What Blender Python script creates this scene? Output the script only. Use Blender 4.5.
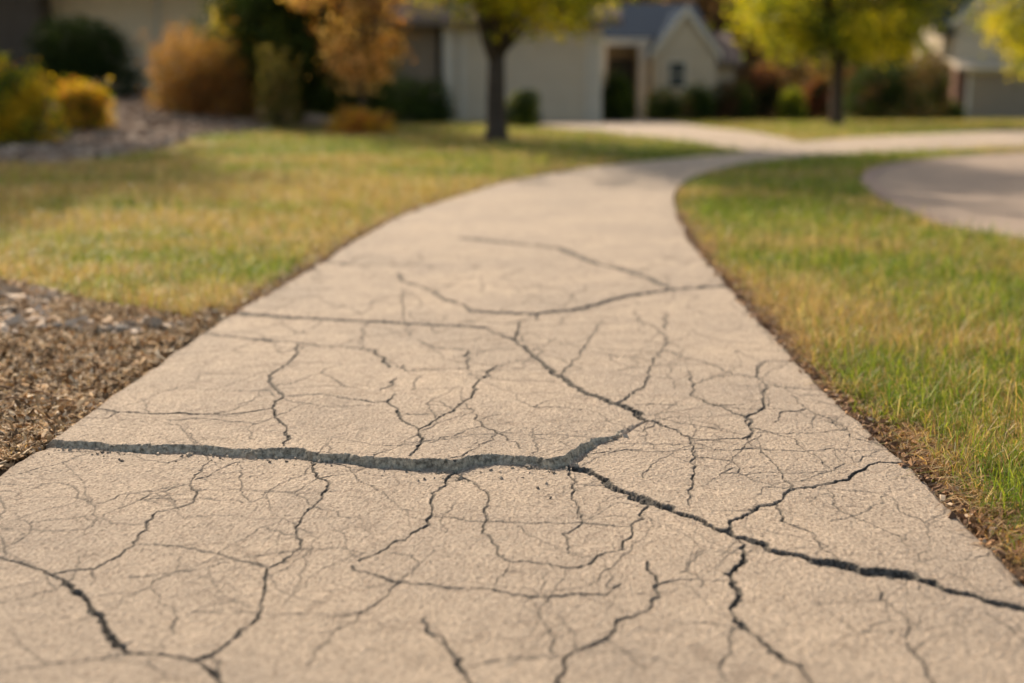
import bpy, math, random
import numpy as np
from mathutils import Vector, Matrix
random.seed(7); rng = np.random.default_rng(11)
R = math.radians
scene = bpy.context.scene
for o in list(bpy.data.objects): bpy.data.objects.remove(o)
col = scene.collection

# ------------------------------------------------------------------ camera, light, exposure
F = 1250.0; H = 0.9; W_, H_ = 1024, 683
PITCH = math.atan(271.5 / F)
cam = bpy.data.cameras.new('camera'); camo = bpy.data.objects.new('camera', cam); col.objects.link(camo)
camo.location = (0, 0, H); camo.rotation_euler = (R(90) - PITCH, 0, 0)
cam.sensor_width = 36; cam.lens = F / 1024 * 36
cam.clip_start = 0.05; cam.clip_end = 3000
cam.dof.use_dof = True; cam.dof.focus_distance = 2.85; cam.dof.aperture_fstop = 1.45
cam.dof.aperture_blades = 0
scene.camera = camo

SUN_EL = 29.5; SUN_AZ = -25.0      # azimuth from +Y, negative = left of the view
sd = Vector((math.sin(R(SUN_AZ)) * math.cos(R(SUN_EL)), math.cos(R(SUN_AZ)) * math.cos(R(SUN_EL)), math.sin(R(SUN_EL))))
world = bpy.data.worlds.new("World"); scene.world = world; world.use_nodes = True
nt = world.node_tree; nt.nodes.clear()
wo = nt.nodes.new('ShaderNodeOutputWorld'); bg = nt.nodes.new('ShaderNodeBackground'); sky = nt.nodes.new('ShaderNodeTexSky')
sky.sky_type = 'NISHITA'; sky.sun_disc = False; sky.sun_elevation = R(SUN_EL); sky.sun_rotation = R(SUN_AZ)
sky.dust_density = 3.5; sky.air_density = 1.0; sky.ozone_density = 0.6
bg.inputs['Strength'].default_value = 0.15
wm = nt.nodes.new('ShaderNodeMix'); wm.data_type = 'RGBA'; wm.blend_type = 'MULTIPLY'; wm.inputs[0].default_value = 1; wm.inputs[7].default_value = (1.0, .92, .80, 1)
nt.links.new(sky.outputs[0], wm.inputs[6]); nt.links.new(wm.outputs[2], bg.inputs[0]); nt.links.new(bg.outputs[0], wo.inputs[0])
sl = bpy.data.lights.new('sun', 'SUN'); sl.energy = 4.5; sl.angle = R(0.6); sl.color = (1.0, 0.84, 0.66)
so = bpy.data.objects.new('sun', sl); col.objects.link(so)
so.rotation_euler = (-sd).to_track_quat('-Z', 'Y').to_euler(); so.location = (-8, 8, 12)
scene.view_settings.view_transform = 'Standard'; scene.view_settings.look = 'None'
scene.view_settings.exposure = 0.46; scene.view_settings.gamma = 1
scene.view_settings.use_curve_mapping = False

# ------------------------------------------------------------------ maths helpers
TAB = rng.random((256, 256))
def vnoise(x, y, o=0):
    x = np.asarray(x, float) + 1000.3 + o * 17.7; y = np.asarray(y, float) + 1000.7 + o * 31.1
    xi = np.floor(x).astype(int); yi = np.floor(y).astype(int); fx = x - xi; fy = y - yi
    fx = fx * fx * (3 - 2 * fx); fy = fy * fy * (3 - 2 * fy)
    a = TAB[xi & 255, yi & 255]; b = TAB[(xi + 1) & 255, yi & 255]; c = TAB[xi & 255, (yi + 1) & 255]; d = TAB[(xi + 1) & 255, (yi + 1) & 255]
    return (a * (1 - fx) + b * fx) * (1 - fy) + (c * (1 - fx) + d * fx) * fy
def fbm(x, y, n=4, o=0):
    s = 0; a = .5; t = 0
    for i in range(n):
        s = s + a * vnoise(np.asarray(x) * 2 ** i, np.asarray(y) * 2 ** i, o + i); t += a; a *= .5
    return s / t
def sstep(t):
    t = np.clip(t, 0, 1); return t * t * (3 - 2 * t)
TY = np.array([0, 15, 17, 20, 26, 32, 42, 56, 80, 140, 3000.]); TZ = np.array([0, 0, -.005, -.04, -.20, -.38, -.74, -1.22, -1.95, -2.6, -2.6])
_yy = np.linspace(0, 150, 1501); _zz = np.interp(_yy, TY, TZ); _k = np.ones(21) / 21
_zz = np.convolve(np.pad(_zz, 10, mode='edge'), _k, 'valid')
def terr(x, y):
    x = np.asarray(x, float); y = np.asarray(y, float)
    z = np.interp(y, _yy, _zz)
    return z + .52 * sstep((-x - 2.6) / 4.5) * sstep((y - 13.5) / 11.) * (1 - .0 * x)
def T(x, y): return float(terr(x, y))
cp, sp_ = math.cos(PITCH), math.sin(PITCH)
def ray(px, py):
    u = (px - 512) / F; v = (py - 341.5) / F
    return np.array([u, cp - v * sp_, -sp_ - v * cp])
def P(px, py, z=0.0):
    d = ray(px, py); t = (z - H) / d[2]; return (d[0] * t, d[1] * t)
def PT(px, py):
    d = ray(px, py); t = np.arange(1, 120, .02)
    X, Y, Z = d[0] * t, d[1] * t, H + d[2] * t
    hit = np.nonzero(Z < terr(X, Y))[0]
    i = hit[0] if len(hit) else -1
    return (float(X[i]), float(Y[i]))
def atx(px, Y):                       # X on the line of sight px at forward distance Y (near the horizon)
    return (px - 512) / F * (Y * cp + .2)
def inpoly(x, y, poly):
    x = np.asarray(x); y = np.asarray(y); r = np.zeros(x.shape, bool); n = len(poly)
    for i in range(n):
        x0, y0 = poly[i]; x1, y1 = poly[(i + 1) % n]
        if y0 == y1: continue
        c = ((y0 > y) != (y1 > y)) & (x < (x1 - x0) * (y - y0) / (y1 - y0) + x0)
        r ^= c
    return r
def dpoly(x, y, pl, closed=True):     # distance to polyline
    x = np.asarray(x, float); y = np.asarray(y, float); r = np.full(x.shape, 1e9); n = len(pl)
    for i in range(n if closed else n - 1):
        x0, y0 = pl[i]; x1, y1 = pl[(i + 1) % n]; dx, dy = x1 - x0, y1 - y0; L = dx * dx + dy * dy + 1e-12
        t = np.clip(((x - x0) * dx + (y - y0) * dy) / L, 0, 1)
        r = np.minimum(r, np.hypot(x - x0 - t * dx, y - y0 - t * dy))
    return r

# ------------------------------------------------------------------ mesh helpers
def mesh_np(name, verts, faces_list, mat=None, parent=None, color=None, smooth=False, attrs=None):
    """faces_list: list of int arrays (n,k)"""
    me = bpy.data.meshes.new(name); verts = np.asarray(verts, np.float32)
    me.vertices.add(len(verts)); me.vertices.foreach_set('co', verts.ravel())
    fl = [np.asarray(f, np.int32) for f in faces_list if len(f)]
    tot = sum(f.size for f in fl); npoly = sum(len(f) for f in fl)
    me.loops.add(tot); me.loops.foreach_set('vertex_index', np.concatenate([f.ravel() for f in fl]))
    sizes = np.concatenate([np.full(len(f), f.shape[1], np.int32) for f in fl])
    st = np.concatenate([[0], np.cumsum(sizes)[:-1]]).astype(np.int32)
    me.polygons.add(npoly); me.polygons.foreach_set('loop_start', st)
    me.polygons.foreach_set('use_smooth', np.full(npoly, smooth))
    me.update(calc_edges=True)
    if color is not None:
        c = np.ones((len(verts), 4), np.float32); c[:, :3] = color
        a = me.color_attributes.new('tint', 'FLOAT_COLOR', 'POINT'); a.data.foreach_set('color', c.ravel())
    for k, v in (attrs or {}).items():
        a = me.attributes.new(k, 'FLOAT', 'POINT'); a.data.foreach_set('value', np.asarray(v, np.float32).ravel())
    o = bpy.data.objects.new(name, me); col.objects.link(o)
    if mat: me.materials.append(mat)
    if parent: o.parent = parent
    return o
class MB:
    def __init__(s): s.v = []; s.f = []; s.m = Matrix()
    def pt(s, p): s.v.append(tuple(s.m @ Vector(p))); return len(s.v) - 1
    def quad(s, a, b, c, d): s.f.append([s.pt(a), s.pt(b), s.pt(c), s.pt(d)])
    def poly(s, pts): s.f.append([s.pt(p) for p in pts])
    def box(s, x0, x1, y0, y1, z0, z1):
        i = [s.pt(p) for p in ((x0,y0,z0),(x1,y0,z0),(x1,y1,z0),(x0,y1,z0),(x0,y0,z1),(x1,y0,z1),(x1,y1,z1),(x0,y1,z1))]
        for q in ((0,3,2,1),(4,5,6,7),(0,1,5,4),(1,2,6,5),(2,3,7,6),(3,0,4,7)): s.f.append([i[k] for k in q])
    def prism(s, pts, y0, y1):        # pts in xz, counter-clockwise seen from -Y
        a = [s.pt((x, y0, z)) for x, z in pts]; b = [s.pt((x, y1, z)) for x, z in pts]; n = len(pts)
        s.f.append(a); s.f.append(b[::-1])
        for i in range(n): s.f.append([a[(i+1)%n], a[i], b[i], b[(i+1)%n]])
    def prismx(s, pts, x0, x1):       # pts in yz
        a = [s.pt((x0, y, z)) for y, z in pts]; b = [s.pt((x1, y, z)) for y, z in pts]; n = len(pts)
        s.f.append(a); s.f.append(b[::-1])
        for i in range(n): s.f.append([a[(i+1)%n], a[i], b[i], b[(i+1)%n]])
    def tube(s, pts, rad, n=8, cap=True):
        rings = []; pts = [Vector(p) for p in pts]
        for i, p in enumerate(pts):
            d = (pts[min(i+1, len(pts)-1)] - pts[max(i-1, 0)]).normalized()
            a = d.cross(Vector((0.13, 1, 0.07))); 
            if a.length < .1: a = d.cross(Vector((1, 0, 0)))
            a.normalize(); b = d.cross(a)
            rings.append([s.pt(p + (a * math.cos(t) + b * math.sin(t)) * rad[i]) for t in [2*math.pi*k/n for k in range(n)]])
        for i in range(len(rings) - 1):
            for k in range(n): s.f.append([rings[i][k], rings[i][(k+1)%n], rings[i+1][(k+1)%n], rings[i+1][k]])
        if cap: s.f.append(rings[0][::-1]); s.f.append(rings[-1])
    def build(s, name, mat, parent=None, smooth=False):
        me = bpy.data.meshes.new(name); me.from_pydata(s.v, [], s.f); me.update()
        if smooth: me.polygons.foreach_set('use_smooth', [True] * len(me.polygons))
        o = bpy.data.objects.new(name, me); col.objects.link(o); me.materials.append(mat)
        if parent: o.parent = parent
        return o
def tag(o, label=None, cat=None, group=None, kind=None):
    if label: o['label'] = label
    if cat: o['category'] = cat
    if group: o['group'] = group
    if kind: o['kind'] = kind
    return o
def empty(name, loc, rz=0.0, label=None, cat=None, group=None):
    o = bpy.data.objects.new(name, None); col.objects.link(o); o.location = loc; o.rotation_euler = (0, 0, rz)
    o.empty_display_size = .2
    return tag(o, label, cat, group)

# ------------------------------------------------------------------ materials
def newmat(name):
    m = bpy.data.materials.new(name); m.use_nodes = True; n = m.node_tree; n.nodes.clear()
    out = n.nodes.new('ShaderNodeOutputMaterial'); b = n.nodes.new('ShaderNodeBsdfPrincipled'); n.links.new(b.outputs[0], out.inputs[0])
    return m, n, b, out
def nd(n, t, **kw):
    q = n.nodes.new(t)
    for k, v in kw.items():
        if k in q.inputs: q.inputs[k].default_value = v
        else: setattr(q, k, v)
    return q
def mixc(n, fac, a, b, mode='MIX'):
    m = n.nodes.new('ShaderNodeMix'); m.data_type = 'RGBA'; m.blend_type = mode
    for s, v in ((0, fac), (6, a), (7, b)):
        if hasattr(v, 'links'): n.links.new(v, m.inputs[s])
        elif s == 0: m.inputs[0].default_value = v
        else: m.inputs[s].default_value = (*v, 1)
    return m.outputs[2]
def ramp(n, src, stops):
    r = n.nodes.new('ShaderNodeValToRGB'); n.links.new(src, r.inputs[0]); e = r.color_ramp.elements
    while len(e) < len(stops): e.new(.5)
    for i, (p, c) in enumerate(stops): e[i].position = p; e[i].color = (c, c, c, 1) if isinstance(c, (int, float)) else (*c, 1)
    return r.outputs[0]
def tex(n, kind, scale, vec=None, **kw):
    t = nd(n, kind, Scale=scale, **kw)
    if vec is None: vec = n.nodes.new('ShaderNodeTexCoord').outputs['Object']
    n.links.new(vec, t.inputs['Vector']); return t
def mul_vec(n, s):
    tc = n.nodes.new('ShaderNodeTexCoord'); m = n.nodes.new('ShaderNodeMapping'); n.links.new(tc.outputs['Object'], m.inputs['Vector']); m.inputs['Scale'].default_value = s
    return m.outputs[0]
def plain(name, c, rough=.8, var=.25, scale=6., bump=.2, bscale=60., c2=None):
    m, n, b, o = newmat(name)
    t = tex(n, 'ShaderNodeTexNoise', scale, Detail=6., Roughness=.65)
    c2 = c2 or tuple(x * (1 - var) for x in c)
    n.links.new(mixc(n, ramp(n, t.outputs[0], [(.35, 0), (.65, 1)]), c, c2), b.inputs['Base Color'])
    b.inputs['Roughness'].default_value = rough; b.inputs['Specular IOR Level'].default_value = .3
    t2 = tex(n, 'ShaderNodeTexNoise', bscale, Detail=4.); bp = nd(n, 'ShaderNodeBump', Strength=bump, Distance=.01)
    n.links.new(t2.outputs[0], bp.inputs['Height']); n.links.new(bp.outputs[0], b.inputs['Normal'])
    return m
def leafmat(name, transl=.45, rough=.55, tsat=(1.25, 1.2, .5), spec=.25):
    m, n, b, out = newmat(name)
    a = n.nodes.new('ShaderNodeAttribute'); a.attribute_name = 'tint'
    n.links.new(a.outputs['Color'], b.inputs['Base Color']); b.inputs['Roughness'].default_value = rough; b.inputs['Specular IOR Level'].default_value = spec
    t = n.nodes.new('ShaderNodeBsdfTranslucent'); n.links.new(mixc(n, 1.0, a.outputs['Color'], tsat, 'MULTIPLY'), t.inputs['Color'])
    ms = n.nodes.new('ShaderNodeMixShader'); ms.inputs[0].default_value = transl
    n.links.new(b.outputs[0], ms.inputs[1]); n.links.new(t.outputs[0], ms.inputs[2]); n.links.new(ms.outputs[0], out.inputs[0])
    return m
def tintmat(name, rough=.85):
    m, n, b, out = newmat(name)
    a = n.nodes.new('ShaderNodeAttribute'); a.attribute_name = 'tint'
    t = tex(n, 'ShaderNodeTexNoise', 90., Detail=4.)
    n.links.new(mixc(n, .5, a.outputs['Color'], ramp(n, t.outputs[0], [(.3, .45), (.7, 1.)]), 'MULTIPLY'), b.inputs['Base Color'])
    b.inputs['Roughness'].default_value = rough; b.inputs['Specular IOR Level'].default_value = .2
    bp = nd(n, 'ShaderNodeBump', Strength=.4, Distance=.003); n.links.new(t.outputs[0], bp.inputs['Height']); n.links.new(bp.outputs[0], b.inputs['Normal'])
    return m
M_leaf = leafmat('foliage', .55); M_grass = leafmat('grass_blades', .42, .5, tsat=(1.12, 1.12, .6), spec=.3)
M_ever = leafmat('evergreen_foliage', .15, .7, spec=.08)
M_chip = tintmat('wood_chips'); M_stone = plain('stone', (.42, .37, .31), .8, .35, 12, .5, 70)
M_bark = plain('bark', (.10, .075, .06), .95, .5, 14, .8, 40)
M_siding = plain('cream_siding', (.70, .59, .44), .7, .08, 3, .1, 60)
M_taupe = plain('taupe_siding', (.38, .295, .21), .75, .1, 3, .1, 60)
M_brown = plain('shaded_brown_siding', (.13, .105, .085), .8, .2, 4, .2, 50)  # dark siding with the shade of its recess put into the colour
M_white = plain('white_trim', (.78, .71, .60), .6, .08, 3, .05, 60)
M_door = plain('garage_door_paint', (.74, .63, .48), .6, .06, 3, .05, 60)
M_slate = plain('slate_shingle', (.026, .045, .075), .95, .35, 9, .6, 30)
M_slate.node_tree.nodes['Principled BSDF'].inputs['Specular IOR Level'].default_value = 0.02
M_gutter = plain('brown_gutter', (.22, .17, .13), .6, .1, 3, .1, 60)
M_rroof = plain('brown_shingle', (.20, .14, .11), .9, .3, 9, .6, 30)
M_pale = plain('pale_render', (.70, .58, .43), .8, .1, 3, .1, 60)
M_dark = plain('dark_timber', (.06, .05, .045), .7, .2, 5, .1, 60)
M_brick = plain('red_brown_brick', (.26, .14, .10), .9, .35, 14, .4, 30)
def glassm():
    m, n, b, o = newmat('window_glass'); b.inputs['Base Color'].default_value = (.05, .065, .075, 1); b.inputs['Roughness'].default_value = .08
    t = tex(n, 'ShaderNodeTexNoise', 2., Detail=2.); bp = nd(n, 'ShaderNodeBump', Strength=.05, Distance=.01); n.links.new(t.outputs[0], bp.inputs['Height']); n.links.new(bp.outputs[0], b.inputs['Normal'])
    return m
M_glass = glassm()
def concrete(name, base=(.55, .445, .338), fine=True):
    m, n, b, out = newmat(name)
    obj = n.nodes.new('ShaderNodeTexCoord').outputs['Object']
    big = tex(n, 'ShaderNodeTexNoise', 1.6, obj, Detail=5., Roughness=.6)
    c = mixc(n, ramp(n, big.outputs[0], [(.3, 0), (.7, 1)]), base, (base[0]*.76, base[1]*.78, base[2]*.82))
    mid = tex(n, 'ShaderNodeTexNoise', 14., obj, Detail=6., Roughness=.7)
    c = mixc(n, .55, c, ramp(n, mid.outputs[0], [(.3, .72), (.7, 1.15)]), 'MULTIPLY')
    gr = tex(n, 'ShaderNodeTexNoise', 260., obj, Detail=5., Roughness=.75)
    c = mixc(n, .75 if fine else .3, c, ramp(n, gr.outputs[0], [(.30, .50), (.46, .95), (.62, 1.05), (.75, 1.35)]), 'MULTIPLY')
    # pale and dark aggregate specks
    vo = tex(n, 'ShaderNodeTexVoronoi', 210., obj)
    sp = n.nodes.new('ShaderNodeSeparateColor'); n.links.new(vo.outputs['Color'], sp.inputs[0])
    c = mixc(n, .45, c, ramp(n, sp.outputs[0], [(.0, .62), (.16, 1.0), (.85, 1.0), (1.0, 1.3)]), 'MULTIPLY')
    pv = tex(n, 'ShaderNodeTexVoronoi', 105., obj); ps = n.nodes.new('ShaderNodeSeparateColor'); n.links.new(pv.outputs['Color'], ps.inputs[0])
    pit = mixc(n, 1., ramp(n, pv.outputs['Distance'], [(.12, 1), (.38, 0)]), ramp(n, ps.outputs[1], [(.28, 0), (.55, 1)]), 'MULTIPLY')
    pv2 = tex(n, 'ShaderNodeTexNoise', 120., obj, Detail=5., Roughness=.8)
    if fine:
        c = mixc(n, .8, c, ramp(n, pv2.outputs[0], [(.30, .15), (.44, .78), (.58, 1.15), (.70, 1.75)]), 'MULTIPLY')
        c = mixc(n, pit, c, (.20, .15, .11))
    # map cracking: hairlines between voronoi cells, only in patches
    wrp = tex(n, 'ShaderNodeTexNoise', 12., obj, Detail=5., Roughness=.7)
    vm = n.nodes.new('ShaderNodeVectorMath'); vm.operation = 'MULTIPLY_ADD'; n.links.new(wrp.outputs['Color'], vm.inputs[0]); vm.inputs[1].default_value = (.10, .10, .0); n.links.new(obj, vm.inputs[2])
    ve = nd(n, 'ShaderNodeTexVoronoi', Scale=11., feature='DISTANCE_TO_EDGE'); n.links.new(vm.outputs[0], ve.inputs['Vector'])
    msk = tex(n, 'ShaderNodeTexNoise', 5., obj, Detail=3.)
    hl = ramp(n, ve.outputs['Distance'], [(0.0, 1), (.018, .7), (.040, 0)])
    hm = mixc(n, 1., hl, ramp(n, msk.outputs[0], [(.46, 0), (.58, .45)]), 'MULTIPLY')
    ve2 = nd(n, 'ShaderNodeTexVoronoi', Scale=34., feature='DISTANCE_TO_EDGE'); n.links.new(vm.outputs[0], ve2.inputs['Vector'])
    hl2 = ramp(n, ve2.outputs['Distance'], [(0.0, 1), (.03, .5), (.06, 0)])
    msk2 = tex(n, 'ShaderNodeTexNoise', 11., obj, Detail=3.)
    hm2 = mixc(n, 1., hl2, ramp(n, msk2.outputs[0], [(.47, 0), (.62, .8)]), 'MULTIPLY')
    if fine:
        c = mixc(n, hm, c, (.17, .13, .098)); 
        mx = n.nodes.new('ShaderNodeMath'); mx.operation = 'MULTIPLY'; n.links.new(hm2, mx.inputs[0]); mx.inputs[1].default_value = .4
        c = mixc(n, mx.outputs[0], c, (.25, .19, .14))
    # dark mottled colour in the open cracks and the weathered grey broken faces
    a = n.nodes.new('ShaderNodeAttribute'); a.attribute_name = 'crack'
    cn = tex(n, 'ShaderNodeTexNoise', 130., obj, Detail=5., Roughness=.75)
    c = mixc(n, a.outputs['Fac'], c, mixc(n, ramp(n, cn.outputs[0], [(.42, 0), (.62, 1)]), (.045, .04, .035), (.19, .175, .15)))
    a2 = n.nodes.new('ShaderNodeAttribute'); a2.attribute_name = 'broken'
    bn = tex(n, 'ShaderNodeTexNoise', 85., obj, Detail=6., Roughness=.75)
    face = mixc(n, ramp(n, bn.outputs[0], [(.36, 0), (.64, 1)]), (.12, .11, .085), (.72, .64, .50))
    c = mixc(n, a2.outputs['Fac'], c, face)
    a3 = n.nodes.new('ShaderNodeAttribute'); a3.attribute_name = 'edge'
    c = mixc(n, a3.outputs['Fac'], c, (.23, .175, .13))
    n.links.new(c, b.inputs['Base Color']); b.inputs['Roughness'].default_value = .88; b.inputs['Specular IOR Level'].default_value = .25
    hsum = n.nodes.new('ShaderNodeMath'); hsum.operation = 'MULTIPLY_ADD'; n.links.new(hm, hsum.inputs[0]); hsum.inputs[1].default_value = -.8 if fine else 0; n.links.new(gr.outputs[0], hsum.inputs[2])
    h2 = n.nodes.new('ShaderNodeMath'); h2.operation = 'MULTIPLY_ADD'; n.links.new(pv2.outputs[0], h2.inputs[0]); h2.inputs[1].default_value = 1.2; n.links.new(hsum.outputs[0], h2.inputs[2])
    bp = nd(n, 'ShaderNodeBump', Strength=.9 if fine else .3, Distance=.0035); n.links.new(h2.outputs[0], bp.inputs['Height']); n.links.new(bp.outputs[0], b.inputs['Normal'])
    return m
M_conc = concrete('cracked_concrete'); M_conc2 = concrete('smooth_concrete', fine=False)
M_road = plain('road_surface', (.34, .265, .205), .9, .15, 5, .4, 150)
M_kerb = plain('kerb_concrete', (.29, .215, .18), .9, .2, 6, .3, 90)
def groundm():
    m, n, b, o = newmat('ground_soil_and_turf'); obj = n.nodes.new('ShaderNodeTexCoord').outputs['Object']
    t = tex(n, 'ShaderNodeTexNoise', 40., obj, Detail=8., Roughness=.75); t1 = tex(n, 'ShaderNodeTexNoise', 1.1, obj, Detail=5.)
    soil = mixc(n, ramp(n, t.outputs[0], [(.35, 0), (.65, 1)]), (.09, .06, .038), (.27, .185, .12))
    turf = mixc(n, ramp(n, t1.outputs[0], [(.38, 0), (.62, 1)]), (.14, .155, .03), (.30, .235, .07))
    turf = mixc(n, .6, turf, ramp(n, t.outputs[0], [(.3, .4), (.7, 1.2)]), 'MULTIPLY')
    a = n.nodes.new('ShaderNodeAttribute'); a.attribute_name = 'soil'
    n.links.new(mixc(n, a.outputs['Fac'], turf, soil), b.inputs['Base Color']); b.inputs['Roughness'].default_value = 1; b.inputs['Specular IOR Level'].default_value = .1
    bp = nd(n, 'ShaderNodeBump', Strength=.8, Distance=.015); n.links.new(t.outputs[0], bp.inputs['Height']); n.links.new(bp.outputs[0], b.inputs['Normal'])
    return m
M_ground = groundm()

# ------------------------------------------------------------------ ground plan (edges traced on the ground)
LE = [(-1.24, -1.0), (-1.22, 1.0), (-1.19, 2.6), (-1.17, 2.86)] + [P(*q) for q in ((48,446),(110,398),(175,350),(230,313),(323,260),(353,240),(399,216),(429,205),(460,196),(500,183.5),(560,171.6),(626,163),(692,157),(749,152))]
RE = [(.935, -1.0), (.93, 1.0)] + [P(*q) for q in ((1024,577),(960,511),(911,461),(868,426),(820,384),(789,349),(757,315),(726,280),(692,240),(676,210),(674,193),(686,180),(712,170),(752,162),(800,157))]
Y_END = P(512, 232)[1]
def edge_fn(E):
    ys = np.array([e[1] for e in E]); xs = np.array([e[0] for e in E]); return lambda y: np.interp(y, ys, xs)
XL, XR = edge_fn(LE), edge_fn(RE)
# path beyond the bend, running off to the right
TOP2 = [PT(*q) for q in ((749,152),(790,143),(850,138),(930,134),(1024,130.5))]; BOT2 = [PT(*q) for q in ((800,157),(850,154),(900,151),(960,148.5),(1024,146.5))]
TOP2.append((TOP2[-1][0] + 8, TOP2[-1][1] + 1.0)); BOT2.append((BOT2[-1][0] + 8, BOT2[-1][1] + .6))
PATHPOLY = LE + TOP2[1:] + BOT2[::-1] + RE[::-1][1:]
DRV_T = [(2.2, 31.9)] + [PT(*q) for q in ((640,120.5),(700,126),(760,133),(800,141))]
DRV_B = [(-1.0, 31.9)] + [PT(*q) for q in ((560,127.5),(620,134),(690,141),(749,151))]
DRVPOLY = DRV_T + DRV_B[::-1]
ROAD = [PT(*q) for q in ((1150,262),(1024,238),(960,226),(920,212),(893,200),(874,187),(868,178),(880,167),(930,158.5),(1024,151.5),(1150,147))] + [(30, 15.5), (30, 4.5)]
ROADEDGE = ROAD[:11]
MULCH = [(-6, 2.0), (-1.15, 2.0), P(0,463), P(45,446), P(175,350), P(228,313), P(205,309), P(188,318), P(150,309), P(100,303), P(60,292), P(0,279), (-3.4, 5.7), (-6, 6.3)]
ROCKBED = [PT(*q) for q in ((-150,178),(0,163),(60,163),(110,158),(165,148),(195,137),(250,131),(300,127),(330,124))] + [(-2.6, 27.5), (-16, 27.5), (-16, 13)]

# ------------------------------------------------------------------ ground sheet
def axis(segs):
    out = []
    for a, b, s in segs: out.append(np.arange(a, b, s))
    return np.concatenate(out)
gx = axis([(-3, 3.2, .035), (3.2, 9, .12), (9, 30, .7)]); gl = -axis([(3, 8, .12), (8, 30, .7)])[::-1]
gx = np.concatenate([-np.geomspace(30, 900, 16)[::-1][:-1] , gl[:], gx, np.geomspace(30, 900, 16)]); gx = np.unique(np.round(gx, 4))
gy = np.unique(np.round(np.concatenate([-np.geomspace(3, 400, 10)[::-1], axis([(-3, 1.5, .3), (1.5, 8, .035), (8, 18, .08), (18, 34, .25), (34, 90, 1.)]), np.geomspace(90, 1500, 18)]), 4))
GX, GY = np.meshgrid(gx, gy); GX = GX.ravel(); GY = GY.ravel()
def on_paving(x, y): return inpoly(x, y, PATHPOLY) | inpoly(x, y, DRVPOLY) | inpoly(x, y, ROAD)
def path_gap(x, y):                    # metres outside the path edge
    return np.minimum(dpoly(x, y, LE, False), dpoly(x, y, RE, False))
near = (GY < 20) & (GY > -2) & (np.abs(GX) < 8)
soil = np.zeros(GX.shape); gz = terr(GX, GY) - .022
xn, yn = GX[near], GY[near]
pg = path_gap(xn, yn); wob = fbm(xn * 6, yn * 6, 3)
s = np.clip(1 - (pg - .02 - (.09 * wob * (xn > 0) + .03 * wob) * np.clip(1.6 - yn / 6, .25, 1)) / .05, 0, 1)
mul = inpoly(xn, yn, MULCH); s = np.maximum(s, mul * 1.)
soil[near] = s
rk = inpoly(GX, GY, ROCKBED); soil[rk] = .9
zz = gz[near]; zz = zz + (fbm(xn * 3, yn * 3, 4, 5) - .5) * .03 * np.clip(pg * 3, 0, 1)
zz = np.where(mul, zz + .012 * np.clip(pg * 5, 0, 1), zz); zz = np.where((~mul) & (s < .5), zz + .012, zz)
gz[near] = zz
pav = on_paving(GX, GY); gz[pav] -= .07
nx, ny = len(gx), len(gy)
def gridfaces(nx, ny):
    i = np.arange(nx - 1)[None] + np.arange(ny - 1)[:, None] * nx
    i = i.ravel(); return np.stack([i, i + 1, i + 1 + nx, i + nx], 1)
g = mesh_np('ground', np.stack([GX, GY, gz], 1), [gridfaces(nx, ny)], M_ground, smooth=True, attrs={'soil': soil}); tag(g, kind='structure')

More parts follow.
